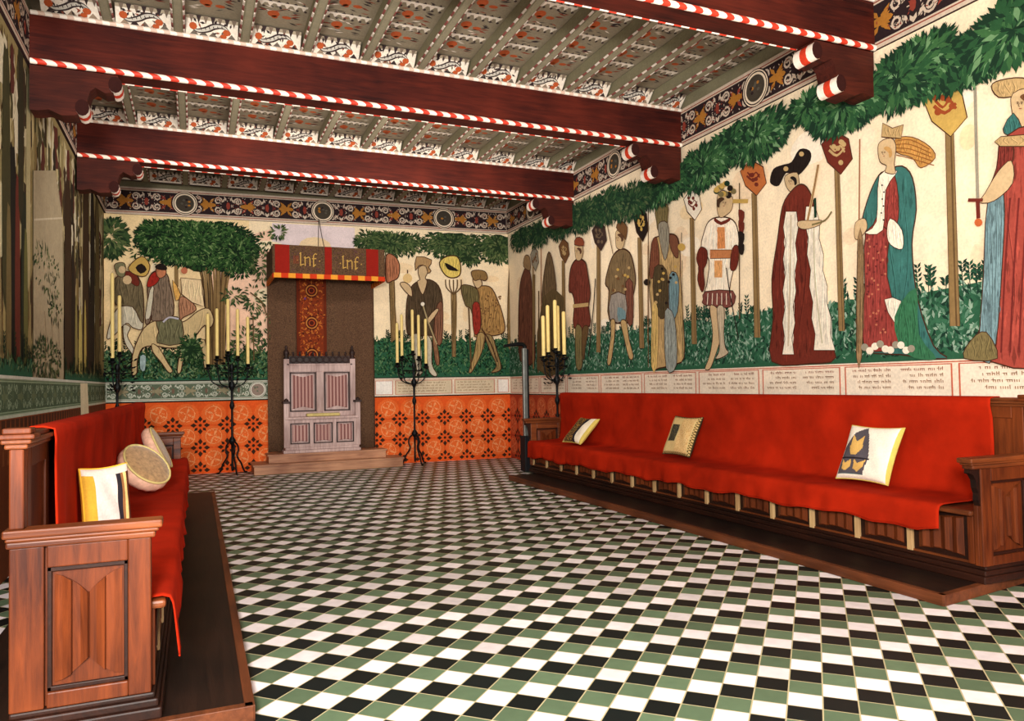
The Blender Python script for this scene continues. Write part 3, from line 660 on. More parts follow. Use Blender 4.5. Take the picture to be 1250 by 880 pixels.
# tiled dado
def dado(P, u0, u1, v1, cw=.415, ch=.37, off=0, bg=None, hi=None, hi2=None, dk=None, vtop=.80):
    bg = bg or C['tile']; hi = hi or C['tile2']; hi2 = hi2 or C['tile3']; dk = dk or C['tiledk']
    P.rect(u0, 0, u1, v1, bg); h0 = P.lay()
    n = int((u1-u0)/cw)+2
    def inside(u, v): return u0+.02 < u < u1-.02 and .02 < v < v1-.02
    for i in range(-1, n):
        for j in range(-1, 4):
            u = u0+off+i*cw; v = vtop-ch*2+j*ch
            # light roundel between stars
            cu, cv = u+cw/2, v+ch/2
            if u0+.1 < cu < u1-.1 and .05 < cv < v1-.05:
                hh = min(ch*.47, v1-cv-.01, cv-.01)
                P.ell(cu, cv, cw*.46, hh, hi, 16, h0); P.ring(cu, cv, min(cw*.3, hh*.8), .012, hi2, 16, h0+.0003)
                for k in range(8):
                    a = 2*PI*k/8+PI/8; P.leaf(cu, cv, min(cw*.36, hh*.9), .018, a, hi2 if k % 2 else hi, h0+.0008)
                for k in range(34):
                    a = R.uniform(0, 2*PI); q_ = R.uniform(.1, 1); P.leaf(cu+.15*q_*math.cos(a), cv+min(.15, hh*.8)*q_*math.sin(a), .03, .008, R.uniform(0, 6), R.choice([bg, hi, hi2]), h0+.0012)
            if inside(u, v):
                for k in range(8):
                    a = 2*PI*k/8; L = .135 if k % 2 == 0 else .105
                    pu, pv = u+.055*math.cos(a), v+.055*math.sin(a)
                    if inside(pu+L*.7*math.cos(a), pv+L*.7*math.sin(a)) or v < .2:
                        if pv+L*math.sin(a) > 0.01: P.leaf(pu, pv, L*.72, .036 if k % 2 == 0 else .026, a, dk, h0+.002)
                P.ell(u, v, .026, .026, dk, 8, h0+.002)
    P.h = h0+.003
dado(P, 10.0, 13.04, 1.19, bg=lin((170, 62, 34)), hi=lin((196, 88, 50)), hi2=lin((212, 120, 76)), off=.2)
P.rect(-2, 0, 10, 1.19, lin((176, 70, 38)))
P.build('painted_scenes', M['fresco'], WR, origin=(XR, 6, 0), recalc=False)

# ------------------------------------------------------------------ back wall fresco
P = Paint(BO, BU, (0, 0, 1), BN, pB)
P.rect(0, 1.5, BLEN, ZC0, lin((252, 228, 190))); P.rect(0, ZC1, BLEN, ZB, C['joist'])
P.rect(0, 1.5, 2.2, ZC0, lin((246, 216, 164)))
P.ppoly([(255, 300), (330, 280), (330, 460), (262, 460)], lin((250, 206, 176)), 0)
P.ppoly([(332, 272), (433, 278), (433, 330), (332, 330)], lin((236, 216, 216)), 0)
for i in range(26): P.ell(R.uniform(.3, BLEN-.3), R.uniform(2.2, 4.0), R.uniform(.05, .3), R.uniform(.05, .2), R.choice([lin((246, 216, 172)), lin((252, 230, 192))]), 12)
PG = [lin((24, 48, 26)), lin((44, 74, 38)), lin((78, 104, 62)), lin((116, 136, 96)), lin((20, 36, 20))]
meadow(P, 0, 2.5, 1.53, 2.02, 1900, .1, PG); meadow(P, 4.15, BLEN, 1.53, 2.22, 1900, .08, [lin((24, 56, 34)), lin((40, 84, 48)), lin((60, 104, 64)), lin((92, 124, 84)), lin((18, 40, 26))])
t = (125, 250, .25)
# grove of thin trunks
for i in range(17):
    xb = 505+i*6+R.uniform(-3, 3); xt = 440+i*12+R.uniform(-8, 8)
    P.pstroke([(xt, 230), ((xt+xb)/2+4, 330), (xb, 480), (xb+R.uniform(-4, 4), 780)], 8, C['trunk'] if i % 3 else C['trunk2'], tf=t)
    if i % 2: P.pstroke([(xt+4, 240), ((xt+xb)/2+8, 340), (xb+4, 780)], 3.5, C['dk'], tf=t)
P.pstroke([(360, 240), (362, 400)], 18, C['trunk'], 0, t); P.ppoly([(378, 240), (480, 230), (490, 330), (400, 300)], lin((40, 40, 24)), 2, None, 1, t)
crown(P, 243, 297, 74, 29, 3600, .085, PALB); crown(P, 290, 312, 24, 26, 600, .085, PALB); crown(P, 190, 288, 22, 18, 500, .085, PALB)
for k in range(26): crown(P, 243+R.uniform(-78, 82), 300+R.uniform(-30, 34), 7, 6, 22, .08, PALB, base=False)
crown(P, 136, 290, 18, 22, 420, .13, PALD, base=False)
for (x, y, rx, ry, n) in ((318, 325, 10, 22, 80), (310, 365, 12, 16, 70), (285, 362, 12, 8, 60), (340, 284, 8, 6, 40), (320, 400, 12, 20, 70), (450, 292, 16, 10, 90), (300, 420, 18, 22, 120)):
    crown(P, x, y, rx, ry, n, .09, PALD, base=False)
P.pstroke([(722, 430), (780, 480), (800, 540)], 6, C['trunk2'], tf=t); P.pstroke([(735, 540), (740, 760)], 5, C['trunk2'], 0, t)
# rider group: plain horses and riders
hc = lin((206, 180, 132)); gh = lin((206, 196, 172))
P.ppoly([(60, 530), (120, 480), (165, 490), (200, 560), (195, 610), (150, 600), (120, 580), (60, 640), (25, 650)], gh, 3, OL, 1, t)
P.ppoly([(105, 590), (140, 600), (125, 640), (150, 690), (165, 730), (150, 730), (112, 670)], gh, 3, OL, .9, t)
P.ppoly([(45, 400), (80, 350), (120, 330), (165, 340), (200, 410), (205, 560), (190, 570), (150, 500), (70, 490)], lin((110, 96, 70)), 3, OL, 1, t)
P.ppoly([(110, 330), (160, 335), (185, 380), (170, 400), (130, 370)], C['maroon'], 3, OL, .8, t)
P.ppoly([(62, 300), (90, 285), (115, 295), (112, 350), (80, 350)], lin((120, 116, 84)), 3, OL, .9, t); P.pdot(125, 370, 22, C['skin'], t); P.pdot(100, 320, 18, C['skin'], t)
P.ppoly([(130, 310), (195, 255), (235, 300), (215, 350), (165, 345)], C['gold'], 3, OL, 1, t); P.ppoly([(165, 310), (195, 290), (220, 320), (190, 340)], C['dk'], 2, None, 1, t)
P.ppoly([(220, 590), (290, 560), (380, 575), (420, 560), (470, 520), (520, 508), (545, 560), (530, 600), (500, 590), (460, 640), (440, 690), (330, 700), (262, 690), (200, 700), (175, 760), (172, 820), (150, 830), (150, 740), (180, 650)], hc, 3, OL, 1.1, t)
for leg in ([(245, 680), (280, 700), (320, 770), (345, 810), (325, 818), (290, 770), (250, 720)], [(400, 660), (430, 680), (400, 740), (385, 815), (368, 815), (378, 740)], [(440, 680), (500, 660), (520, 780), (500, 800), (485, 700)]):
    P.ppoly(leg, hc, 3, OL, 1, t)
P.ppoly([(265, 560), (340, 545), (390, 570), (388, 680), (270, 675), (278, 620)], lin((112, 108, 78)), 2, OL, 1, t)
P.ppoly([(222, 400), (235, 350), (265, 325), (310, 335), (330, 380), (350, 540), (250, 570), (245, 540), (232, 580), (212, 575), (225, 480)], lin((124, 104, 86)), 3, OL, 1.1, t)
P.ppoly([(220, 400), (240, 345), (275, 330), (280, 370), (250, 400)], lin((160, 40, 30)), 3, OL, .9, t)
P.ppoly([(268, 310), (308, 308), (312, 345), (285, 362), (268, 345)], lin((190, 120, 84)), 3, OL, .9, t); P.ppoly([(262, 300), (290, 290), (318, 308), (312, 324), (268, 318)], C['dk'], 2, None, 1, t)
P.ppoly([(235, 420), (255, 410), (240, 540), (225, 560), (212, 550)], gh, 2, OL, .8, t)
P.ppoly([(380, 455), (430, 470), (460, 515), (400, 550), (380, 560)], lin((170, 120, 90)), 3, OL, .9, t); P.ppoly([(345, 370), (385, 440), (360, 470)], lin((224, 170, 90)), 2, OL, .8, t)
P.ppoly([(385, 360), (485, 370), (500, 500), (440, 480), (390, 440)], lin((232, 204, 160)), 0, OL, 1, t); P.pdot(402, 325, 16, lin((190, 110, 80)), t)
P.ppoly([(190, 740), (215, 740), (210, 810), (190, 800)], lin((160, 180, 180)), 2, None, 1, t); P.pstroke([(300, 575), (330, 552), (375, 560)], 8, lin((190, 186, 196)), tf=t)
crown(P, 234, 428, 14, 17, 160, .08, PG)
# two standing figures right of the throne
FL_ = 1; t = (470, 280, .216); P.h = .0145
crown(P, 477, 297, 42, 14, 640, .10, PALD); crown(P, 552, 298, 34, 17, 720, .10, PALD); crown(P, 608, 302, 26, 18, 560, .10, PALD); crown(P, 572, 315, 14, 8, 120, .09, PALD)
crown(P, 634, 298, 14, 20, 300, .10, PALD)
P.ppoly([(22, 280), (50, 280), (60, 620), (34, 640)], C['trunk'], 0, C['trunk2'], 1, t); P.ppoly([(5, 150), (50, 150), (80, 200), (74, 270), (40, 292), (5, 292)], lin((176, 112, 80)), 3, OL, 1.2, t)
P.ppoly([(372, 360), (400, 360), (396, 720), (378, 720)], C['trunk'], 0, C['trunk2'], 1, t)
for k in range(5): P.pstroke([(386, 370), (345+k*20, 330), (340+k*22, 285)], 7, C['trunk2'], tf=t)
P.ppoly([(305, 190), (345, 155), (405, 155), (425, 210), (418, 262), (370, 275), (330, 250)], lin((226, 198, 104)), 3, OL, 1.4, t); P.ppoly([(335, 190), (370, 205), (415, 235), (380, 235), (350, 225)], C['dk'], 2, None, 1, t)
fr = lin((78, 62, 44))
P.ppoly([(160, 310), (200, 290), (250, 285), (300, 320), (322, 400), (322, 500), (315, 640), (268, 640), (262, 600), (140, 600), (118, 540), (120, 420), (135, 350)], fr, 3, OL, 1.2, t)
P.ppoly([(285, 450), (322, 420), (318, 640), (275, 620)], lin((130, 86, 64)), 3, OL, 1, t)
P.ppoly([(190, 215), (225, 205), (240, 240), (225, 275), (235, 300), (210, 370), (180, 300), (195, 285), (185, 250)], C['skin'], 3, OL, 1, t)
P.ppoly([(176, 155), (262, 175), (245, 215), (258, 235), (240, 250), (228, 210), (190, 205), (170, 235)], lin((176, 140, 96)), 2, OL, 1, t)
P.pdot(125, 278, 27, lin((226, 190, 130)), t); P.pstroke([(125, 230), (125, 250)], 6, OL, 0, t); P.ppoly([(82, 310), (110, 300), (145, 330), (150, 380), (120, 360)], C['skin'], 3, OL, 1, t)
P.ppoly([(150, 605), (190, 605), (200, 780), (210, 810), (170, 830), (175, 790), (160, 700)], gh, 3, OL, 1, t); P.ppoly([(232, 605), (262, 640), (262, 760), (292, 820), (270, 828), (240, 780)], gh, 3, OL, 1, t)
P.ppoly([(265, 600), (285, 620), (305, 740), (296, 770), (280, 740)], lin((140, 100, 70)), 2, OL, 1, t); P.ppoly([(240, 500), (285, 450), (300, 460), (250, 530)], C['skin'], 2, OL, 1, t)
P.pstroke([(210, 425), (240, 520), (290, 650)], 8, lin((170, 150, 110)), tf=t); P.pdot(210, 423, 11, C['white'], t)
cf = lin((168, 128, 76))
P.ppoly([(510, 340), (550, 320), (600, 335), (640, 420), (665, 500), (672, 575), (620, 600), (560, 600), (500, 605), (520, 520), (500, 430)], cf, 3, OL, 1.2, t)
for k in range(40): P.pdot(R.uniform(540, 650), R.uniform(370, 590), 5, lin((120, 84, 50)), t)
P.ppoly([(425, 330), (460, 315), (520, 345), (530, 440), (540, 540), (510, 560), (480, 450), (450, 430)], lin((104, 92, 58)), 3, OL, 1, t)
P.ppoly([(490, 430), (530, 425), (535, 560), (500, 590)], lin((150, 48, 36)), 3, OL, 1, t)
P.ppoly([(492, 275), (525, 270), (545, 310), (520, 335), (500, 315)], C['skin'], 3, OL, 1, t); P.ppoly([(482, 245), (510, 232), (560, 240), (575, 275), (560, 292), (530, 285), (500, 290)], lin((140, 108, 66)), 3, OL, 1, t)
P.ppoly([(520, 590), (560, 600), (540, 700), (495, 790), (480, 810), (470, 800), (500, 700)], lin((170, 140, 90)), 3, OL, 1, t); P.ppoly([(560, 600), (600, 605), (625, 680), (650, 770), (640, 800), (595, 808), (625, 770), (590, 690)], lin((150, 124, 80)), 3, OL, 1, t)
P.pstroke([(468, 440), (476, 620), (482, 790)], 9, C['trunk2'], tf=t); P.pstroke([(540, 560), (590, 640), (630, 750)], 7, OL, tf=t)
P.ppoly([(700, 200), (718, 205), (722, 640), (690, 660), (688, 400)], C['trunk'], 2, C['trunk2'], 1, t); P.ppoly([(725, 420), (760, 260), (800, 240), (800, 640), (740, 660)], lin((96, 66, 48)), 2, OL, 1.1, t)
P.h = .030; face(205, 245, 22, -1, t, lin((120, 80, 50))); face(512, 300, 20, -1, t, lin((110, 80, 50)))
# bands
P.h = .004
PALG2 = (lin((96, 108, 88)), lin((200, 204, 186)), lin((150, 140, 110)), lin((120, 96, 80)), lin((226, 220, 206)), lin((150, 130, 118)))
frieze(P, 0, 2.52, 1.21, 1.535, [2.32], PALG2, .5); P.rect(0, 1.19, 2.52, 1.212, C['dk']); P.rect(0, 1.53, 2.52, 1.545, lin((50, 40, 34)))
P.rect(4.1, 1.21, BLEN, 1.535, C['band']); P.rect(4.1, 1.19, BLEN, 1.212, C['dk']); P.rect(4.1, 1.53, BLEN, 1.545, C['dk']); P.rect(4.1, 1.5, BLEN, 1.507, C['bandline'])
for a, b2, tx in ((4.3, 4.62, 0), (4.66, 5.72, 1), (5.76, 6.54, 1), (6.6, 6.82, 0)):
    for (x0, y0, x1, y1) in ((a, 1.235, b2, 1.243), (a, 1.48, b2, 1.488), (a, 1.235, a+.012, 1.488), (b2-.012, 1.235, b2, 1.488)): P.rect(x0, y0, x1, y1, C['bandline'])
    if tx:
        P.rect(a+.012, 1.243, b2-.012, 1.48, lin((222, 202, 170)))
        for k in range(4): gothic(P, a+.06, b2-.06-.1*R.random(), 1.43-k*.05, .02, C['ink'])
    else: P.rect(a+.012, 1.243, b2-.012, 1.48, lin((246, 238, 228)))
dado(P, 0, BLEN, 1.19, off=.17)
P.build('painted_scenes', M['fresco'], WB, origin=(2, 13.3, 0), recalc=False)

# ------------------------------------------------------------------ left wall fresco (worn, streaky)
P = Paint((XL, 0, 0), (0, 1, 0), (0, 0, 1), (1, 0, 0), pL)
P.rect(-2, 1.5, 13.48, ZC0, lin((160, 142, 96))); P.rect(-2, ZC1, 13.48, ZB, C['joist'])
h0 = P.lay()
SP = [lin(c) for c in ((116, 96, 60), (84, 62, 40), (58, 46, 34), (176, 156, 104), (140, 118, 74), (128, 110, 68), (206, 186, 136), (98, 78, 50))]
for i in range(900):
    y = R.uniform(2, 13.4); z = R.uniform(1.7, 4.0); l = R.uniform(.2, .9); w2 = R.uniform(.02, .09)*(.6+y/13)
    if 7.75 < y < 9.35 and z < 3.3: continue
    z1 = min(4.2, z+l)
    P.poly([(y, z), (y+w2, z+l*.2), (y+w2*R.uniform(.3, .9), z1), (y-w2*.4, z1-l*.3)], R.choice(SP), h0+R.random()*.0015)
P.h = h0+.002
for lo, hi_, cols, cnt in ((2.3, 4.15, [(214, 200, 160), (196, 180, 134), (226, 214, 184), (150, 136, 92)], 260), (1.9, 4.1, [(52, 42, 32), (70, 54, 38), (96, 50, 40), (84, 76, 48)], 110)):
    h0 = P.lay()
    for i in range(cnt):
        y = R.uniform(4.5, 13.2); z = R.uniform(lo, hi_-.3); w2 = R.uniform(.04, .16)*(.5+y/13); l = R.uniform(.25, .7)
        if 7.6 < y < 9.5 and z < 3.2: continue
        n_ = 8; a_ = [(y-w2/2+R.uniform(-.3, .3)*w2, z+l*k/n_) for k in range(n_+1)]; b_ = [(y+w2/2+R.uniform(-.3, .3)*w2, z+l*(k+.5)/n_) for k in range(n_)]
        P.poly([p for p in a_ if p[1] < 4.2]+[p for p in b_[::-1] if p[1] < 4.2], lin(R.choice(cols)), h0+R.random()*.0015)
    P.h = h0+.002
# dark and coloured streaks seen at the near end
for x, y0, y1, w2, c in ((14, 180, 455, 8, (34, 30, 24)), (20, 215, 440, 5, (110, 50, 38)), (6, 60, 350, 8, (70, 66, 40)), (28, 235, 460, 6, (46, 48, 34)), (33, 90, 330, 4, (190, 176, 132)), (24, 30, 250, 5, (58, 52, 34)), (9, 250, 460, 5, (120, 104, 66)), (30, 280, 460, 4, (112, 110, 62)),
                         (82, 220, 462, 7, (62, 44, 28)), (104, 180, 462, 6, (70, 50, 32)), (112, 230, 440, 4, (40, 30, 22)), (97, 375, 464, 3.5, (206, 188, 110)), (92, 360, 462, 2.5, (150, 136, 80)), (118, 240, 460, 4, (96, 80, 46)), (88, 300, 462, 3, (48, 36, 26)), (103, 365, 462, 2.2, (196, 176, 96)), (108, 340, 464, 2.5, (44, 34, 24))):
    P.ppoly([(x-w2/2, y0+20), (x, y0), (x+w2/2, y0+30), (x+w2*.6, y1), (x-w2*.6, y1)], lin(c), 2)
# patch of bare plaster with painted shrubs
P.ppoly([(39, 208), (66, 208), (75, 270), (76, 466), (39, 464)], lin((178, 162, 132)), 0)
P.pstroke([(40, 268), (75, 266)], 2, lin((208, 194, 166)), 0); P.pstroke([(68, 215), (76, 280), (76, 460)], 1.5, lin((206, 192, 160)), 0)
for a in ((55, 320, 16, 14, 80), (58, 350, 14, 8, 40), (66, 380, 9, 12, 50), (56, 440, 18, 24, 300)): crown(P, *a, .09, PALD, base=False)
for x in (52, 60, 68): P.pstroke([(x, 380), (x+2, 420), (x-1, 460)], 1.6, C['trunk2'])
meadow(P, 9.5, 13.48, 1.53, 1.62, 200, .05, PG); meadow(P, 2, 7.7, 1.53, 1.66, 400, .08, PG)
frieze(P, 2, 13.48, 1.21, 1.52, [], (lin((84, 102, 78)), lin((150, 168, 138)), lin((110, 124, 92)), lin((96, 112, 84)), lin((226, 220, 206)), lin((150, 130, 118))), .55)
P.rect(2, 1.505, 13.48, 1.53, lin((214, 214, 200))); P.rect(2, 1.2, 13.48, 1.225, lin((200, 204, 184)))
P.rect(-2, 0, 13.48, 1.2, lin((140, 70, 34)))
h0 = P.lay()
for i in range(70):
    y = 2.2+i*.16; P.poly([(y, 1.19), (y+.14, 1.19), (y+.07, .92)], lin((84, 46, 26)), h0); P.poly([(y+.03, .85), (y+.11, .85), (y+.07, 1.0)], lin((170, 96, 50)), h0+.0005)
P.h = h0+.001
P.ppoly([(95, 468), (104, 468), (106, 512), (96, 514)], lin((238, 226, 190)), 0)     # window daylight painted as a pale strip across the frieze
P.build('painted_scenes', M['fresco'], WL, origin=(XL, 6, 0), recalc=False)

# ------------------------------------------------------------------ painted ceiling between the beams
JX = [-1.223+.5775*i for i in range(12)]          # left edge of each painted field
FW = .455
P = Paint((0, 0, ZB+.008), (1, 0, 0), (0, 1, 0), (0, 0, -1))
bw = C['board']
P.rect(XL, YN, XR, 13.45, lin((146, 134, 112)))
dkm = lin((56, 44, 44)); wht = lin((236, 224, 208)); orr = lin((178, 84, 44))
sq = .44
P.h = .0
for bi in range(5):
    P.h = .0012
    y0 = BY[bi-1]+.25 if bi else YN; y1 = BY[bi] if bi < 4 else 13.1
    for ji, x0 in enumerate(JX+[JX[-1]+.5775]):
        n = int((y1-y0)/sq)
        wq = FW if x0+FW < XR-.02 else XR-.02-x0
        if wq < .15: continue
        P.h = .0012
        for k in range(n):
            P.h = .0012
            yb = y1-.14-(k+1)*sq; h0 = P.h+.0006
            P.rect(x0+.01, yb+.02, x0+wq-.01, yb+sq-.02, bw if (k+ji) % 2 else lin((172, 156, 128)), h0)
            # batten with white pennants
            P.rect(x0, yb-.018, x0+wq, yb+.018, wht, h0+.0006)
            for q_ in range(6):
                u = x0+.03+q_*wq/6.2; P.poly([(u, yb+.015), (u+.05, yb+.015), (u+.025, yb+.08)], wht, h0+.001); P.ell(u+.045, yb+.085, .014, .02, dkm, 6, h0+.001)
                P.poly([(u, yb-.015), (u+.04, yb-.015), (u+.02, yb-.05)], dkm, h0+.001)
            cx, cy = x0+wq*.42, yb+sq*.5
            P.ell(cx-.02, cy-.01, .055, .065, orr, 10, h0+.0012); P.ell(cx+.1, cy+.03, .045, .03, orr, 8, h0+.0012); P.ell(cx-.005, cy+.05, .03, .03, orr, 8, h0+.0012)
            for q_ in range(7):
                a = R.uniform(-.5, .5)+(PI if q_ % 2 else 0); P.leaf(cx+(.13 if q_ % 2 == 0 else -.07), cy+R.uniform(-.12, .12), .10, .013, a, dkm if q_ % 3 else lin((130, 60, 44)), h0+.0014)
            for q_ in range(12): P.leaf(cx+R.uniform(-.17, .19), cy+R.choice([-1, 1])*R.uniform(.06, .17), .08, .009, R.uniform(-.5, .5), R.choice([lin((90, 84, 76)), dkm, lin((150, 80, 60)), wht]), h0+.0014+.00005*q_)
P.build('painted_panels', M['panelpaint'], CEIL, origin=(2, 6, ZB), recalc=False)

ORD = ['first', 'second', 'third', 'fourth', 'fifth', 'sixth', 'seventh', 'eighth', 'ninth', 'tenth', 'eleventh', 'twelfth', 'thirteenth']
BAY = ['over the camera', 'in front of nearest beam', 'between nearest and middle beams', 'between middle and farthest beams', 'beyond farthest beam']
# joists with dotted rope edging
for bi in range(1, 5):
    y0 = BY[bi-1]+.26; y1 = BY[bi]-.001 if bi < 4 else 13.04
    if bi < 4: y1 = BY[bi]-.0
    for ji in range(11 if bi != 1 else 11):
        xa = JX[ji]+FW+.002; xb = JX[ji+1]-.002
        mb = MB(); mb.box((xa+.018, y0, ZC1+.005), (xb-.018, y1, ZB-.002), 0, C['joist'])
        mb.box((xa+.03, y0, ZC1-.001), (xb-.03, y1, ZC1+.006), 0, lin((146, 138, 114)))
        o = mb.build('ceiling_joist', M['panelpaint'])
        tag(o, 'grey-green ceiling joist, %s from left wall, %s' % (ORD[ji], BAY[bi]), 'joist', 'painted joists '+BAY[bi])
        n = int((y1-y0)/.09)
        for xx in (xa+.012, xb-.012):
            rp = MB()
            for k in range(n):
                yy = y0+(k+.5)*(y1-y0)/n
                cc = lin((214, 200, 186)) if k % 2 else lin((130, 74, 68))
                rp.add([(xx-.012, yy-.042, ZC1+.012), (xx+.012, yy-.042, ZC1+.012), (xx+.012, yy+.042, ZC1+.012), (xx-.012, yy+.042, ZC1+.012),
                        (xx, yy-.03, ZC1-.004), (xx, yy+.03, ZC1-.004)], [(0, 1, 4), (1, 2, 5, 4), (2, 3, 5), (3, 0, 4, 5), (3, 2, 1, 0)], 0, cc)
            rp.build('dotted_edging', M['panelpaint'], o)

# beams
PLACE = ['overhead, out of view', 'nearest, at top right', 'middle one', 'farthest, nearest the throne']
def corbel(parent, side, y0, y1):
    X = (lambda d: XR-.03-d) if side > 0 else (lambda d: XL+.03+d)
    pf = [(0, 4.235), (.68, 4.235), (.70, 4.15), (.66, 4.08), (.58, 4.06), (.50, 4.10), (.46, 4.06), (.44, 3.98), (.42, 3.88), (.34, 3.83), (.24, 3.82), (.14, 3.86), (.06, 3.84), (0, 3.84)]
    mb = MB(); mb.prism([(X(a), z) for a, z in pf], 1, y0+.02, y1-.02)
    c = mb.build('corbel', M['corbel'], parent, bevel=.008)
    mb = MB()
    for (d, z, r_) in ((.66, 4.145, .075), (.40, 3.905, .075)):
        n = 12; wd = (y1-y0-.03)/3
        for k in range(3):
            ya = y0+.01+k*wd; vs = []
            cc = lin((206, 60, 34)) if k == 1 else lin((248, 232, 216))
            pts_ = [(X(d+r_*.75*math.cos(a)), z+r_*math.sin(a)) for a in [2*PI*i/n for i in range(n)]]; m0 = len(mb.f)
            mb.prism(pts_, 1, ya, ya+wd, 0, cc, True); mb.c[m0] = mb.c[m0+1] = lin((50, 18, 14))
    mb.build('striped_scroll_end', M['panelpaint'], c)
for i, y in enumerate(BY):
    bm_ = MB().box((XL+.03, y, ZC0), (XR-.03, y+.25, ZC1-.01)).build('ceiling_beam', M['beam'], bevel=.006)
    tag(bm_, 'dark red-brown ceiling beam with striped rope edge, '+PLACE[i], 'beam', None)
    MB().tube([(XL+.04, y-.002, ZC0+.012), (XR-.04, y-.002, ZC0+.012)], .026, 10).build('rope_moulding', M['rope'], bm_, origin=(0, y, ZC0))
    MB().tube([(XL+.04, y+.25, ZC0+.004), (XR-.04, y+.25, ZC0+.004)], .011, 8).build('rope_moulding', M['rope'], bm_, origin=(0, y+.25, ZC0))
    MB().tube([(XL+.04, y-.005, ZC1-.012), (XR-.04, y-.005, ZC1-.012)], .02, 8).build('scalloped_moulding', M['rope_small'], bm_, origin=(0, y, ZC1))
    corbel(bm_, 1, y, y+.25); corbel(bm_, -1, y, y+.25)
# upright painted boards between the joists, on each beam and on the back cornice
def infill(parent, x0, wq, yf, nm='painted_infill_board'):
    Vv = Vector((0, -.155, ZB-ZC1)); Hh = Vv.length; Vv.normalize()
    P = Paint((x0, yf, ZC1), (1, 0, 0), Vv, (0, -Vv.z, Vv.y)); yt = yf-.155
    P.prism([(yf+.012, ZC1-.006), (yf+.06, ZC1-.006), (yt+.06, ZB-.002), (yt+.012, ZB-.002)], 0, x0, x0+wq, 0, lin((60, 50, 44)))
    P.rect(0, 0, wq, Hh-.01, lin((170, 156, 134))); P.rect(0, 0, wq, Hh*.8, wht)
    for q_ in range(7): P.poly([(wq*(.06+q_*.135), Hh*.98), (wq*(.06+q_*.135)+.045, Hh*.98), (wq*(.06+q_*.135)+.022, Hh*.62)], dkm if q_ % 2 else lin((120, 104, 90)))
    for q_ in range(5): P.poly([(wq*(.08+q_*.18), .03), (wq*(.16+q_*.18), .03+.045), (wq*(.24+q_*.18), .03)], R.choice([dkm, lin((110, 100, 90)), lin((150, 130, 110))]))
    for q_ in range(16): P.leaf(wq*R.uniform(.1, .88), Hh*R.uniform(.2, .7), .05, .009, R.uniform(0, 6), R.choice([dkm, lin((96, 84, 76)), lin((140, 76, 56))]), P.h+.0001*q_)
    P.h += .002
    S = [(wq*.1, Hh*.5), (wq*.22, Hh*.32), (wq*.4, Hh*.42), (wq*.55, Hh*.6), (wq*.72, Hh*.62), (wq*.86, Hh*.4)]
    P.stroke(cr(S, 4, False), .06, dkm, taper=True); P.stroke(cr(S, 4, False), .03, lin((196, 190, 178)), taper=True)
    for q_ in range(6): P.stroke([(wq*(.3+q_*.08), Hh*(.36+.04*q_)), (wq*(.28+q_*.08), Hh*(.5+.03*q_))], .007, dkm)
    P.ell(wq*.14, Hh*.5, .035, .035, orr, 8); P.ell(wq*.78, Hh*.4, .035, .03, orr, 8); P.ell(wq*.72, Hh*.22, .03, .02, orr, 8)
    for q_ in range(4): P.leaf(wq*(.2+.17*q_), Hh*.68, .05, .012, R.uniform(0, PI), dkm, P.h+.0005)
    return P.build(nm, M['panelpaint'], parent, recalc=False)
beams = [o for o in col.objects if o.name.startswith('ceiling_beam')]
for i, y in enumerate(BY):
    for x0 in JX: infill(beams[i], x0, min(FW, XR-.03-x0), y+.035)
t2 = bpy.data.objects['trim_2']
for x0 in JX: infill(t2, x0, min(FW, XR-.03-x0), 13.0)

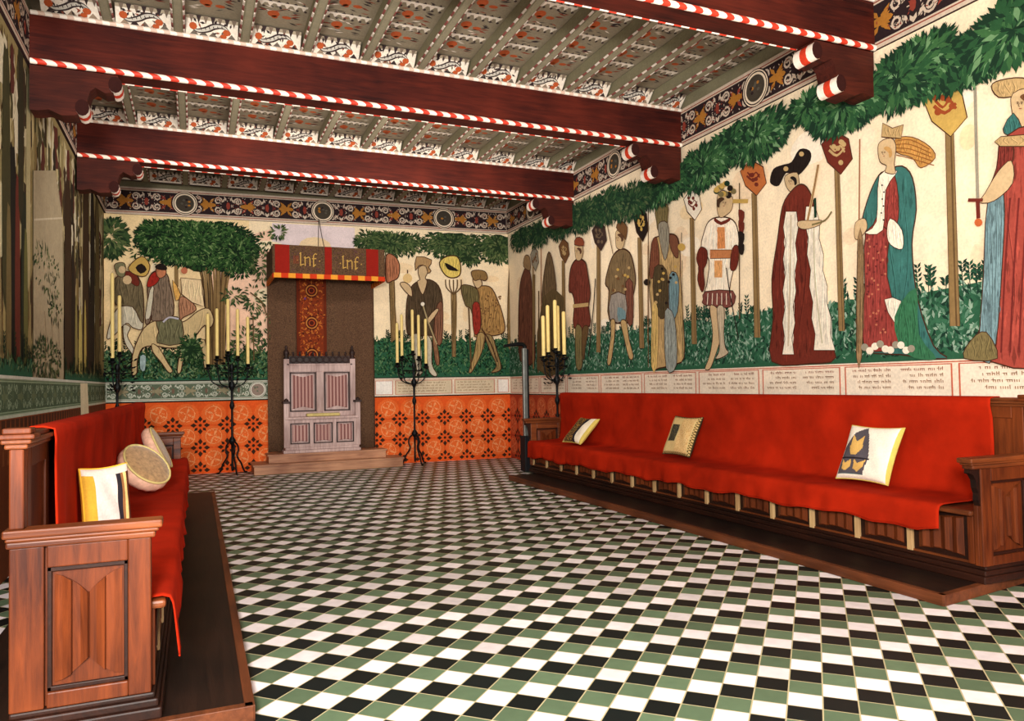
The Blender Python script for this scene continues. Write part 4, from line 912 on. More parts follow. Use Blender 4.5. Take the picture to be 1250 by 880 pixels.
# ------------------------------------------------------------------ benches
def linenfold(mb, X0, Xs, u0, u1, z0, z1, dep, flat=lambda u, d, z: (u, d, z), mi=0, n=4):
    """vertical folds: ridge profile across u, standing out by dep; ends cut in points"""
    k = n*4; vs = []; fs = []
    for i in range(k+1):
        f = i/k; u = u0+(u1-u0)*f; ph = (f*n) % 1
        d = dep*(1-abs(2*ph-1)) if i not in (0, k) else 0
        cut = (z1-z0)*.07*(1-abs(2*f-1))
        vs += [flat(u, 0, z0+cut), flat(u, d+.002, z0+cut+.01), flat(u, d+.002, z1-cut-.01), flat(u, 0, z1-cut)]
    for i in range(k):
        for j in range(3): fs.append((i*4+j, i*4+j+1, i*4+j+5, i*4+j+4))
    mb.add(vs, fs, mi)
def lx(w_): return -.61+w_*.88 if w_ > 0 else -.61+w_
def bench(side, label, y0=3.24, y1=10.25, railw=.65, endw=.533):
    X = (lambda w_: 5.15-w_) if side > 0 else lx
    es = 0 if side > 0 else -.05
    zp = .066
    root = empty('hall_bench', (X(.27), (y0+y1)/2, zp), label, 'bench')
    def bx(mb, w0, w1, ya, yb, z0, z1, mi=0): mb.box((X(w0), ya, z0), (X(w1), yb, z1), mi)
    # plinth
    mb = MB(); bx(mb, -.06, .545, y0-.012, y1+.01, zp+.001, .115); bx(mb, -.06, .53, y0-.006, y1, .115, .15); bx(mb, -.05, .515, y0, y1, .15, .175)
    mb.build('plinth', M['bench_dark'], root, bevel=.008)
    mb = MB(); bx(mb, 0, .56, y0+.06, y1-.05, .49, .525); mb.build('seat', M['bench_h'], root, bevel=.012)
    mb = MB(); bx(mb, .44, .487, y0+.06, y1-.05, .175, .49); mb.build('front_board', M['bench_dark'], root)
    n = 15; st = (y1-.06-(y0+.1))/n
    ys = [y0+.1+i*st for i in range(n+1)]
    for i, yy in enumerate(ys):
        mb = MB(); bx(mb, .487, .512, yy-.022, yy+.022, .175, .49); mb.build('stile', M['stile' if i else 'bench'], root, bevel=.004)
    for i in range(n):
        mb = MB(); a, b2 = ys[i]+.03, ys[i+1]-.03
        fl = lambda u, d, z: (X(.487+d), u, z)
        linenfold(mb, 0, 0, a+.03, b2-.03, .21, .47, .016, fl)
        o = mb.build('linenfold_panel', M['bench'], root)
        mb = MB(); bx(mb, .487, .50, ys[i]+.022, ys[i+1]-.022, .175, .19); o2 = mb.build('lower_rail', M['bench_h'], root)
    # back
    mb = MB(); bx(mb, -.055, -.012, y0+.04, y1-.03, zp+.1, 1.2)
    for (ya, yb) in ((y0+.062, y0+.14), (y0+.46, y0+.54)): bx(mb, -.013, 0, ya, yb, .5, 1.2)
    bx(mb, -.013, 0, y0+.14, y0+.46, 1.1, 1.2); bx(mb, -.013, 0, y0+.14, y0+.46, .5, .6)
    ro = mb.build('backrest', M['bench'], root, bevel=.005)
    mb = MB(); bx(mb, -.075, .03, y0-.02, y1+.01, 1.2, 1.218); bx(mb, -.065, .015, y0-.01, y1, 1.18, 1.2); bx(mb, -.06, .01, y0-.005, y0+.5, 1.218, 1.24)
    mb.build('cap_rail', M['bench_h'], root, bevel=.006)
    # ends
    for e in (0, 1):
        ya, yb = (y0, y0+.06) if e == 0 else (y1-.06, y1)
        eo, ei = (ya, 1) if e == 0 else (yb, -1)
        mb = MB()
        bx(mb, es, endw, ya+.028, yb-.0, .175, .80)                # core
        for (w0, w1, z0, z1) in ((es, .085+es*.2, .175, .80), (endw-.095, endw, .175, .80), (.085, endw-.095, .175, .235), (.085, endw-.095, .715, .80)):
            bx(mb, w0, w1, ya, ya+.03, z0, z1)
        pn = mb.build('end_panel', M['bench' if e == 0 else 'bench_x'], root, bevel=.005)
        # frame moulding + pointed fold panel
        w0, w1, z0, z1 = .085, endw-.095, .235, .715
        mb = MB()
        for (a, b2, c2, d2) in ((w0, w0+.018, z0, z1), (w1-.018, w1, z0, z1), (w0, w1, z0, z0+.018), (w0, w1, z1-.018, z1)): bx(mb, a, b2, ya+.012, ya+.03, c2, d2)
        mb.build('panel_moulding', M['bench_dark'], pn, bevel=.003)
        mb = MB(); a, b2 = w0+.026, w1-.026; wm = (a+b2)/2; zl, zh = z0+.03, z1-.03
        def V(f, d, z): return (X(a+(b2-a)*f), ya+.028-d, z)
        prof_ = [(0, .003), (.12, .012), (.25, .026), (.265, .006), (.38, .010), (.485, .024), (.5, .03), (.515, .006), (.62, .012), (.745, .026), (.76, .008), (.88, .012), (1, .003)]
        nn_ = len(prof_); dd = [d for f, d in prof_]; top = [(f, -.085*(1-abs(2*f-1))**1.6) for f, d in prof_]
        vs = [V(f, d, zh+t_) for (f, t_), d in zip(top, dd)]+[V(f, d, zl-t_*1.0) for (f, t_), d in zip(top, dd)]
        vs += [V(f, 0, zh+t_) for (f, t_) in top]+[V(f, 0, zl-t_) for (f, t_) in top]
        fs = [(i, i+1, i+nn_+1, i+nn_) for i in range(nn_-1)]+[(i, i+1, i+2*nn_+1, i+2*nn_) for i in range(nn_-1)]+[(i+nn_, i+nn_+1, i+3*nn_+1, i+3*nn_) for i in range(nn_-1)]
        mb.add(vs, fs); mb.build('folded_panel', M['bench'], pn)
        mb = MB(); bx(mb, es-.01, railw-.03, ya-.012, yb+.006, .80, .825); bx(mb, es-.02, railw, ya-.025, yb+.02, .84, .872); bx(mb, es-.012, railw-.015, ya-.016, yb+.012, .825, .84)
        mb.build('armrest', M['bench_x'], root, bevel=.009)
        # curved bracket under the front of the armrest
        pf = [(endw, .80), (endw+.085, .80), (endw+.09, .775), (endw+.06, .765), (endw+.035, .73), (endw+.03, .68), (endw+.012, .64), (endw+.018, .60), (endw, .56)]
        if side > 0: mb = MB(); mb.prism([(X(a_), z) for a_, z in pf], 1, ya+.01, yb-.01); mb.build('bracket', M['bench_dark'], root, bevel=.004)
    mb = MB(); bx(mb, -.05, .0, y0-.004, y0+.06, .872, 1.18); bx(mb, -.08, .045, y0-.03, y0+.1, 1.218, 1.238); bx(mb, -.07, .03, y0-.02, y0+.08, 1.238, 1.262)
    mb.build('back_post', M['bench'], root, bevel=.006)
    return root
BR_ = bench(1, 'long dark wooden bench with fifteen front panels against the right wall, under a red cloth')
BL_ = bench(-1, 'long wooden bench on the left seen end-on, folded panel on its near end', y0=3.40, railw=.55, endw=.50)
def platform(x0, x1, y0, y1, label, edge_side, tilt=0):
    mb = MB(); mb.add([(x0, y0, .0), (x1, y0+tilt, .0), (x1, y1, .0), (x0, y1, .0), (x0, y0, .066), (x1, y0+tilt, .066), (x1, y1, .066), (x0, y1, .066)], [(0,3,2,1),(4,5,6,7),(0,1,5,4),(1,2,6,5),(2,3,7,6),(3,0,4,7)])
    o = mb.build('bench_platform', M['platform'], origin=((x0+x1)/2, (y0+y1)/2, 0), bevel=.004); tag(o, label, 'platform')
    mb = MB(); e = x0 if edge_side < 0 else x1; s_ = -.006 if edge_side < 0 else .006; yy0 = y0 if edge_side < 0 else y0+tilt
    mb.box((e+s_, yy0, .001), (e-s_*6, y1, .069)); mb.add([(x0, y0-.006, .001), (x1, y0+tilt-.006, .001), (x1, y0+tilt+.04, .001), (x0, y0+.04, .001), (x0, y0-.006, .069), (x1, y0+tilt-.006, .069), (x1, y0+tilt+.04, .069), (x0, y0+.04, .069)], [(0,3,2,1),(4,5,6,7),(0,1,5,4),(1,2,6,5),(2,3,7,6),(3,0,4,7)])
    mb.build('edge_strip', M['platform_edge'], o, bevel=.003)
platform(4.17, 5.47, 3.19, 10.0, 'low dark wooden platform carrying the bench along the right wall', -1, .17)
platform(-1.0, .22, 3.36, 10.5, 'low dark wooden platform carrying the bench on the left', 1, 0)

# red cloths
def cloth(side, ya, yb, label, hem, seed, lead=0):
    X = (lambda w_: 5.15-w_) if side > 0 else lx
    rr = random.Random(seed); ny = 260
    prof = [(-.085, 1.05), (-.088, 1.15), (-.088, 1.225), (-.06, 1.246), (-.01, 1.246), (.036, 1.235), (.042, 1.19), (.03, 1.1), (.026, .95), (.026, .8), (.028, .68), (.04, .59), (.075, .552), (.15, .541), (.3, .539), (.45, .539), (.545, .54), (.578, .53), (.59, .505)]
    nf = 7; vs = []; ncol = len(prof)+nf
    ph = [rr.uniform(0, 6.28) for _ in range(8)]
    for i in range(ny+1):
        f = i/ny; y = ya+(yb-ya)*f
        fold = .5*math.sin(y*4.1+ph[0])+.3*math.sin(y*9.3+ph[1])+.3*math.sin(y*17+ph[2])+.2*math.sin(y*31+ph[3])
        cr_ = abs(math.sin(y*8.5+ph[4]))**8
        hz = hem(f)+.012*math.sin(y*6+ph[5])+.008*math.sin(y*15+ph[6])
        for j, (w_, z) in enumerate(prof):
            k = 0
            if 6 < j < 12: k = .014*math.sin(y*2.6+z*2+ph[7])+.010*math.sin(y*5.7-z*3)+.006*math.sin(y*11+z*2)
            if 12 <= j < 16: k = .0
            yy = y-(lead*max(0, 1-f*12)*min(1, max(0, (j-9)/4)) if lead else 0)
            vs.append((X(w_+max(-.010, k)), yy, z+(.004*math.sin(y*7+j) if 12 < j < 16 else 0)))
        for j in range(nf):
            g = (j+1)/nf; z = .505+(hz-.505)*g
            w_ = .592+.016*g+(.013*fold-.012*cr_)*g
            vs.append((X(max(w_, .585)), y-(lead*max(0, 1-f*12) if lead else 0), z))
    fs = [(i*ncol+j, i*ncol+j+1, (i+1)*ncol+j+1, (i+1)*ncol+j) for i in range(ny) for j in range(ncol-1)]
    mb = MB(); mb.add(vs, fs, 0, None, True)
    o = mb.build('bench_cloth', M['red'], solid=.006); tag(o, label, 'cloth')
    # hem seam along the front edge
    mb = MB(); mb.tube([vs[i*ncol+ncol-1] for i in range(0, ny+1, 2)], .004, 5); mb.build('hem', M['red'], o)
    return o
cloth(1, 3.50, 10.19, 'red cloth draped over the bench along the right wall', lambda f: .365-.06*f+(.008 if f < .02 else 0), 3)
def hemL(f): return .40-.12*max(0, 1-f/.07)-.03*f
cloth(-1, 3.86, 10.36-.06, 'red cloth draped over the bench on the left', hemL, 5, .38)

# ------------------------------------------------------------------ cushions
def cushion(name, center, ux, uy, w_, h_, t_, colf, matr, label, edgec, n=64, bend=0, sq_=.07):
    """square pillow: ux along width, uy along height"""
    ux = Vector(ux).normalized(); uy = Vector(uy).normalized(); un = ux.cross(uy).normalized(); c0 = Vector(center)
    mb = MB(); vs = []
    for sgn in (1, -1):
        for j in range(n+1):
            for i in range(n+1):
                a, b2 = i/n*2-1, j/n*2-1
                th = t_/2*(max(0, (1-a**4))*max(0, (1-b2**4)))**.42
                px_ = a*w_/2*(1-sq_*(1-b2*b2)); py_ = b2*h_/2*(1-sq_*(1-a*a))
                wr = .004*math.sin(a*7+b2*5+w_*9)*(1-a*a)*(1-b2*b2)
                vs.append(c0+ux*px_+uy*py_+un*(sgn*(th+wr)+bend*(a*a-.3)))
    m_ = (n+1)**2
    b0 = len(mb.v); mb.v += vs
    for k in (0, 1):
        for j in range(n):
            for i in range(n):
                q_ = [k*m_+j*(n+1)+i, k*m_+j*(n+1)+i+1, k*m_+(j+1)*(n+1)+i+1, k*m_+(j+1)*(n+1)+i]
                if k: q_ = q_[::-1]
                mb.f.append(q_); mb.m.append(0); mb.sm.append(True)
                mb.c.append(colf((i+.5)/n, (j+.5)/n) if k == 0 else edgec)
    o = mb.build(name, matr, recalc=False); tag(o, label, 'cushion', None)
    e = MB(); path = []
    for s0, s1 in (((-1, -1), (1, -1)), ((1, -1), (1, 1)), ((1, 1), (-1, 1)), ((-1, 1), (-1, -1))):
        for k in range(12):
            a = s0[0]+(s1[0]-s0[0])*k/12; b2 = s0[1]+(s1[1]-s0[1])*k/12
            path.append(c0+ux*(a*w_/2*(1-sq_*(1-b2*b2)))+uy*(b2*h_/2*(1-sq_*(1-a*a)))+un*bend*(a*a-.3))
    path.append(path[0]); e.tube(path, .006, 6, 0, edgec, False); e.build('piping', matr, o)
    return o
def inside(p, poly):
    x, y = p; c_ = False; n = len(poly)
    for i in range(n):
        x1, y1 = poly[i]; x2, y2 = poly[i-1]
        if (y1 > y) != (y2 > y) and x < (x2-x1)*(y-y1)/(y2-y1)+x1: c_ = not c_
    return c_
cw_ = lin((240, 228, 212)); cg = lin((84, 78, 84)); ct = lin((216, 172, 96)); ck = lin((40, 34, 40)); cy_ = lin((208, 184, 92))
arch = [(.05, .36), (.05, .55), (.2, .85), (.40, .97), (.5, .8), (.58, .5), (.60, .36)]
low = [(.04, .06), (.56, .06), (.60, .36), (.05, .36)]
sh1 = [(.18, .80), (.28, .68), (.40, .80), (.42, .55), (.34, .42), (.22, .42), (.16, .55)]
sh2 = [(.08, .34), (.15, .26), (.27, .34), (.28, .2), (.20, .12), (.12, .14)]
sh3 = [(.33, .34), (.42, .26), (.56, .34), (.54, .2), (.44, .11), (.35, .16)]
def f3(u, v):
    p = (u, v)
    for s_ in (sh1, sh2, sh3):
        if inside(p, s_): return ct
    if .34 < v < .38 and u < .62: return ck
    if inside(p, arch) or inside(p, low):
        return cg if v > .08 else lin((70, 92, 96))
    if u > .97: return cy_
    return cw_
def f2(u, v):
    if u < .05 or u > .93 or v < .05 or v > .95: return lin((96, 78, 44)) if (int(u*30)+int(v*30)) % 2 else lin((200, 170, 110))
    if .14 < u < .42 and .32 < v < .76: return R.choice([lin((60, 58, 48)), lin((96, 86, 58)), lin((44, 48, 44))])
    return R.choice([lin((222, 186, 126)), lin((228, 196, 140)), lin((206, 160, 100))]) if .48 < u < .9 else lin((214, 186, 128))
def f1(u, v):
    d = u-.62+.25*math.sin(v*3)*(1-v)
    if d > .1: return lin((250, 236, 210)) if u < .93 else cy_
    if d > -.02: return ck
    return R.choice([ck, lin((90, 70, 40)), lin((190, 140, 60)), lin((40, 38, 34))]) if .1 < u else lin((206, 180, 120))
# right bench: width runs towards the camera (-Y), cushions lean back on the wall side
def rc(nm, y, wd, ht, cf, lab, xb=4.85, xt=5.06, yaw=0, edge=cy_):
    bot = Vector((xb, y, .575)); uy = Vector((xt-xb, 0, math.sqrt(max(.01, ht*ht-(xt-xb)**2))))
    return cushion(nm, bot+uy*.5, (-math.sin(yaw)*1.0, -math.cos(yaw), 0), uy, wd, ht, .11, cf, M['clothpaint'], lab, edge)
rc('cushion', 4.38, .50, .47, f3, 'white cushion with a dark pointed arch holding three tan shields, nearest on the right bench', 4.84, 5.04)
rc('cushion', 6.88, .50, .46, f2, 'tan patterned cushion with a dark square, middle of the three on the right bench', 4.86, 5.05, edge=lin((60, 48, 30)))
rc('cushion', 9.05, .52, .44, f1, 'black, gold and white cushion, farthest on the right bench', 4.70, 5.0)
def fL(u, v):
    if v > .9: return lin((210, 196, 184))
    if u < .16: return lin((200, 150, 50))
    if u > .62: return ck if u < .74 else lin((150, 100, 60)) if u < .8 else lin((240, 200, 130)) if u < .88 else lin((90, 44, 28))
    return lin((216, 196, 188))
# left bench near cushion, turned a little toward the room
cushion('cushion', (-.462, 4.75, .772), (.56, .66, 0), (-.06, -.04, 1), .32, .42, .10, fL, M['clothpaint'], 'white cushion with a dark brown edge and a yellow side, nearest on the left bench', lin((226, 168, 50)))
def round_cushion(center, nrm, r_, t_, label, m_top, m_side):
    nrm = Vector(nrm).normalized(); a = nrm.orthogonal().normalized(); b2 = nrm.cross(a); c0 = Vector(center); n = 40
    mb = MB(); vs = []
    prof = [(0, t_/2), (.5, t_/2), (.8, t_*.46), (.93, t_*.38), (1.0, t_*.2), (1.03, 0), (1.0, -t_*.2), (.93, -t_*.38), (.8, -t_*.46), (.5, -t_/2), (0, -t_/2)]
    for k, (rr, hh) in enumerate(prof):
        for i in range(n):
            ang = 2*PI*i/n; pl = 1+(.018*math.cos(ang*18) if 3 <= k <= 7 else 0)
            vs.append(c0+(a*math.cos(ang)+b2*math.sin(ang))*(r_*rr*pl)+nrm*hh)
    for k in range(len(prof)-1): mb.add([], [], 0)
    b0 = len(mb.v); mb.v += vs
    for k in range(len(prof)-1):
        for i in range(n):
            mb.f.append([k*n+i, k*n+(i+1) % n, (k+1)*n+(i+1) % n, (k+1)*n+i]); mb.m.append(0 if k < 3 or k > 6 else 1); mb.sm.append(True); mb.c.append(None)
    o = mb.build('round_cushion', [m_top, m_side], ); tag(o, label, 'cushion')
    e = MB(); e.tube([c0+(a*math.cos(2*PI*i/n)+b2*math.sin(2*PI*i/n))*r_*.96+nrm*t_*.37 for i in range(n+1)], .010, 6, 0, None, False); e.build('piping', M['cushion_gold'], o)
round_cushion((-.40, 6.9, .752), (.55, -.42, .62), .215, .15, 'round beige cushion with gathered pale pink side, middle on the left bench', M['beige'], M['pinkfab'])
round_cushion((-.37, 8.5, .785), (.88, -.06, .42), .235, .13, 'round beige cushion seen edge-on, farthest on the left bench', M['beige'], M['pinkfab'])

# ------------------------------------------------------------------ throne, steps, canopy
def step(x0, x1, yf, z0, z1, label, yside=.0):
    mb = MB(); yb = 13.0
    pts = [(x0, yf), (x1, yf), (x1, back_y(x1)-.02), (x0, back_y(x0)-.02)]
    mb.prism(pts, 2, z0, z1-.025); e = .02
    o = mb.build('throne_step', M['step'], origin=((x0+x1)/2, 12.95, z0), bevel=.006); tag(o, label, 'step')
    mb = MB(); mb.prism([(x0-e, yf-e), (x1+e, yf-e), (x1+e, back_y(x1)-.02), (x0-e, back_y(x0)-.02)], 2, z1-.026, z1); mb.build('tread_board', M['step'], o, bevel=.008)
step(.86, 3.30, 12.66, 0, .16, 'wide lower wooden step in front of the throne')
step(1.10, 3.05, 12.86, .16, .30, 'upper wooden step directly under the throne')
TY = 13.0
th = empty('throne', (1.96, 12.98, .30), 'weathered pale wooden throne with panelled back and carved crest under the canopy', 'throne')
x0, x1 = 1.37, 2.57; yf, yb = 12.91, 13.10
def tb(mb, a, b2, ya, yb_, z0, z1, mi=0): mb.box((a, ya, z0), (b2, yb_, z1), mi)
mb = MB(); tb(mb, x0-.03, x1+.05, 12.88, 13.14, .30, .35); tb(mb, x0, x1+.03, yf, 13.13, .35, .395); mb.build('plinth', M['throne'], th, bevel=.008)
mb = MB(); tb(mb, x0+.02, x1, 12.93, 13.13, .395, .86)
xs = [x0+.02, x0+.42, x0+.80, x1]
for xx in (x0+.02, x0+.40, x0+.78, x1-.06): tb(mb, xx, xx+.06, yf, 12.94, .395, .86)
tb(mb, x0+.02, x1, yf+.004, 12.94, .395, .45); tb(mb, x0+.02, x1, yf+.004, 12.94, .80, .86); mb.build('chest', M['throne'], th, bevel=.004)
for i in range(3):
    a, b2 = (x0+.085+i*.38), (x0+.395+i*.38)
    if i == 2: b2 = x1-.065
    mb = MB(); linenfold(mb, 0, 0, a+.03, b2-.03, .48, .775, .012, lambda u, d, z: (u, 12.928-d, z)); o = mb.build('linenfold_panel', M['fold'], th)
    mb = MB()
    for (p_, q_, r_, s_) in ((a, a+.015, .455, .795), (b2-.015, b2, .455, .795), (a, b2, .455, .468), (a, b2, .783, .795)): tb(mb, p_, q_, 12.90, 12.93, r_, s_)
    mb.build('panel_frame', M['throne_dark'], o)
mb = MB(); tb(mb, x0, x1+.02, 12.88, 13.13, .86, .90); mb.build('seat', M['throne'], th, bevel=.008)
# back
mb = MB(); tb(mb, x0+.02, x1-.02, 13.09, 13.12, .90, 1.80)
tb(mb, x0, x0+.09, 13.05, 13.13, .9, 1.88); tb(mb, x1-.09, x1, 13.05, 13.13, .9, 1.88); tb(mb, x0+.09, x1-.09, 13.06, 13.1, .9, .98)
tb(mb, x0+.09, x1-.09, 13.06, 13.1, 1.66, 1.78); tb(mb, (x0+x1)/2-.06, (x0+x1)/2+.06, 13.06, 13.1, .98, 1.66)
tb(mb, x0+.05, x1-.05, 13.05, 13.11, 1.77, 1.80)
mb.build('back_frame', M['throne'], th, bevel=.005)
for a, b2 in ((x0+.09, (x0+x1)/2-.06), ((x0+x1)/2+.06, x1-.09)):
    mb = MB(); linenfold(mb, 0, 0, a+.05, b2-.05, 1.03, 1.61, .016, lambda u, d, z: (u, 13.088-d, z), n=6); o = mb.build('linenfold_panel', M['fold'], th)
    mb = MB()
    for (p_, q_, r_, s_) in ((a+.01, a+.028, .99, 1.65), (b2-.028, b2-.01, .99, 1.65), (a+.01, b2-.01, .99, 1.006), (a+.01, b2-.01, 1.634, 1.65)): tb(mb, p_, q_, 13.05, 13.09, r_, s_)
    mb.build('panel_frame', M['throne_dark'], o)
mb = MB(); tb(mb, x0+.09, x1-.09, 13.08, 13.11, 1.80, 1.93)
for i in range(9):
    cx = x0+.16+i*.11; mb.tube([(cx+.05*math.cos(a), 13.07, 1.87+.05*math.sin(a)) for a in [2*PI*k/10 for k in range(11)]], .012, 6)
    mb.lathe([(.0, 1.93), (.022, 1.95), (.012, 1.975), (.02, 1.99), (.0, 2.01)], cx, 13.09, 8)
mb.build('carved_crest', M['throne_dark'], th)
for xx in (x0+.045, x1-.045):
    mb = MB(); mb.lathe([(.045, 1.88), (.05, 1.90), (.025, 1.92), (.045, 1.96), (.05, 1.99), (.03, 2.03), (.015, 2.05), (.025, 2.08), (.0, 2.12)], xx, 13.09, 10); mb.build('finial', M['throne_dark'], th)
for sgn, xx in ((-1, x0-.02), (1, x1-.03)):
    mb = MB(); tb(mb, xx, xx+.08, 12.90, 12.95, .395, 1.13); tb(mb, xx+.02, xx+.06, 12.95, 13.10, .9, 1.1); mb.build('arm', M['throne'], th, bevel=.005)
    mb = MB(); tb(mb, xx-.015, xx+.10, 12.87, 13.10, 1.13, 1.165); mb.lathe([(.035, 1.165), (.04, 1.19), (.0, 1.22)], xx+.04, 12.91, 8); mb.build('arm_cap', M['throne_dark'], th, bevel=.005)
# book/cushion on the seat
mb = MB(); mb.box((1.72, 12.90, .902), (2.28, 13.03, .955)); o = mb.build('seat_cushion', M['cushion_gold'], bevel=.02); tag(o, 'flat pale gold pad lying on the throne seat', 'cushion')
# dorsal cloth
mb = MB(); n = 50; xa, xb = 1.13, 2.93; vs = []
for i in range(n+1):
    x = xa+(xb-xa)*i/n
    yy = back_y(x)-.075+.012*math.sin(i*.9)+.006*math.sin(i*2.3)
    for j in range(9): vs.append((x, min(yy, back_y(x)-.055), .31+(3.72-.31)*j/8))
fs = []; mi = []
mb = MB(); mb.v = [Vector(v) for v in vs]
for i in range(n):
    for j in range(8):
        mb.f.append([i*9+j, (i+1)*9+j, (i+1)*9+j+1, i*9+j+1]); mb.m.append(0); mb.c.append(None); mb.sm.append(True)
dc = mb.build('dorsal_hanging', M['dorsal'], solid=.008); tag(dc, 'tall brown cloth hanging behind the throne with a rust patterned centre strip', 'cloth')
P = Paint((1.60, back_y(1.6)-.135, 1.4), BU, (0, 0, 1), BN); wS = .50; hS = 2.25
P.box((1.60, back_y(2.1)-.13, 1.4), (2.10, back_y(2.1)-.10, 3.65), 0, lin((96, 34, 16)))
P.O = Vector((1.60, back_y(2.1)-.13, 1.4)); P.U = Vector((1, 0, 0)); P.N = Vector((0, -1, 0))
P.rect(0, 0, wS, hS, lin((104, 40, 20))); P.rect(.05, 0, wS-.05, hS, lin((124, 50, 24)))
h0 = P.lay()
for k in range(520):
    P.leaf(R.uniform(.06, wS-.06), R.uniform(.02, hS-.03), .05, .01, R.uniform(0, 6.28), R.choice([lin((176, 84, 34)), lin((156, 64, 26)), lin((196, 116, 48)), lin((70, 26, 18))]), h0+R.random()*.002)
P.h = h0+.003
for k, z in enumerate((.55, 1.10, 1.66)):
    P.ell(wS/2, z, .11, .13, lin((76, 28, 18)), 18); P.ring(wS/2, z, .09, .02, lin((190, 120, 56))); P.ring(wS/2, z, .045, .015, lin((170, 70, 34)))
    for q_ in range(8): a = 2*PI*q_/8; P.leaf(wS/2+.11*math.cos(a), z+.11*math.sin(a), .07, .016, a, lin((186, 104, 44)), P.h+.0004)
    P.h += .001
P.ell(.14, 1.52, .02, .02, lin((110, 60, 120)), 8)
P.build('patterned_strip', M['clothpaint'], dc, recalc=False)
# canopy
cn = empty('throne_canopy', (2.03, 12.7, 3.05), 'brown and red fabric canopy with gold lettering hung over the throne', 'canopy')
cx0, cx1, cyf, cz0, cz1 = 1.14, 2.90, 12.20, 3.16, 3.66
yl, yr = back_y(cx0)-.02, back_y(cx1)-.02
mb = MB(); mb.prism([(cx0, cyf), (cx1, cyf), (cx1, yr), (cx0, yl)], 2, cz1-.03, cz1); mb.build('top', M['valance'], cn, bevel=.005)
def valance(a, b2, nm, outward):
    a, b2 = Vector(a), Vector(b2); U = (b2-a).normalized(); L = (b2-a).length; P = Paint(a+Vector((0, 0, cz0)), U, (0, 0, 1), outward)
    n = 24
    pts = [a+U*L*i/n+Vector(outward)*(.006*math.sin(i*1.1)) for i in range(n+1)]
    mb = MB()
    for i in range(n):
        mb.add([pts[i]+Vector((0, 0, cz0+.02)), pts[i+1]+Vector((0, 0, cz0+.02)), pts[i+1]+Vector((0, 0, cz1)), pts[i]+Vector((0, 0, cz1))], [(0, 1, 2, 3)], 0, None, False)
    o = mb.build(nm, M['valance'], cn, solid=.02)
    return o, U, L
o, U, L = valance((cx0, cyf, 0), (cx1, cyf, 0), 'front_valance', (0, -1, 0))
P = Paint((cx0, cyf-.022, cz0), (1, 0, 0), (0, 0, 1), (0, -1, 0))
vr = lin((140, 28, 18))
for a, b2 in ((.02, .24), (.79, .90), (1.46, 1.66)): MB().box((cx0+a, cyf-.022, cz0+.04), (cx0+b2, cyf-.010, cz1-.005), 0, vr).build('red_stripe', M['clothpaint'], o)
for k in range(260): P.leaf(R.choice([R.uniform(.26, .76), R.uniform(.92, 1.43)]), R.uniform(.08, .46), .03, .006, R.uniform(0, 6), R.choice([lin((120, 86, 52)), lin((66, 44, 34)), lin((96, 60, 70))]), .004)
P.h = .006
gd = lin((190, 150, 78))
def letter(u, v, strokes, s_=1.0):
    for pts in strokes: P.stroke([(u+a*s_, v+b_*s_) for a, b_ in pts], .016, gd)
def word(u, v):
    letter(u, v, [[(0, .08), (.012, .095)]])                                       # dot
    letter(u+.05, v, [[(0, 0), (0, .20)], [(0, .01), (.05, .03)], [(-.015, .19), (.01, .215)]])   # l
    letter(u+.12, v, [[(0, 0), (0, .14)], [(0, .12), (.06, .145), (.075, .12), (.075, 0)], [(-.015, .13), (.005, .15)]])  # n
    letter(u+.25, v, [[(0, -.01), (0, .17), (.03, .205), (.055, .19)], [(-.025, .12), (.045, .125)], [(.0, .0), (.035, .03)]])  # f
    letter(u+.34, v, [[(0, .08), (.012, .095)]])
word(.36, .17); word(1.03, .15)
for k in range(3): P.stroke([(.31+k*.03, .2), (.31+k*.03, .33)], .008, lin((150, 60, 40)))
P.build('lettering', M['clothpaint'], o, recalc=False)
sl, _, _ = valance((cx0, yl, 0), (cx0, cyf, 0), 'side_valance', (-1, 0, 0)); sr, _, _ = valance((cx1, cyf, 0), (cx1, yr, 0), 'side_valance', (1, 0, 0))
mb = MB()
n = 16
for i in range(n):
    a, b2 = cx0+(cx1-cx0)*i/n, cx0+(cx1-cx0)*(i+1)/n
    mb.box((a, cyf-.035, cz0-.03), (b2, cyf-.005, cz0+.045), 0, lin((226, 150, 50)) if i % 2 == 0 else lin((198, 56, 24)))
for side_x, ye in ((cx0, yl), (cx1, yr)):
    for i in range(12):
        a, b2 = cyf+(ye-cyf)*i/12, cyf+(ye-cyf)*(i+1)/12
        mb.box((side_x-.016, a, cz0-.03), (side_x+.016, b2, cz0+.045), 0, lin((226, 150, 50)) if i % 2 else lin((198, 56, 24)))
mb.build('fringe', M['clothpaint'], cn)
for dx in (-.06, .06):
    mb = MB(); mb.tube([(1.97+dx, 12.75, cz1), (1.96+dx*.5, 12.85, 3.95), (1.96, 12.98, 4.28)], .006, 6); mb.build('suspension_wire', M['wire'], cn)

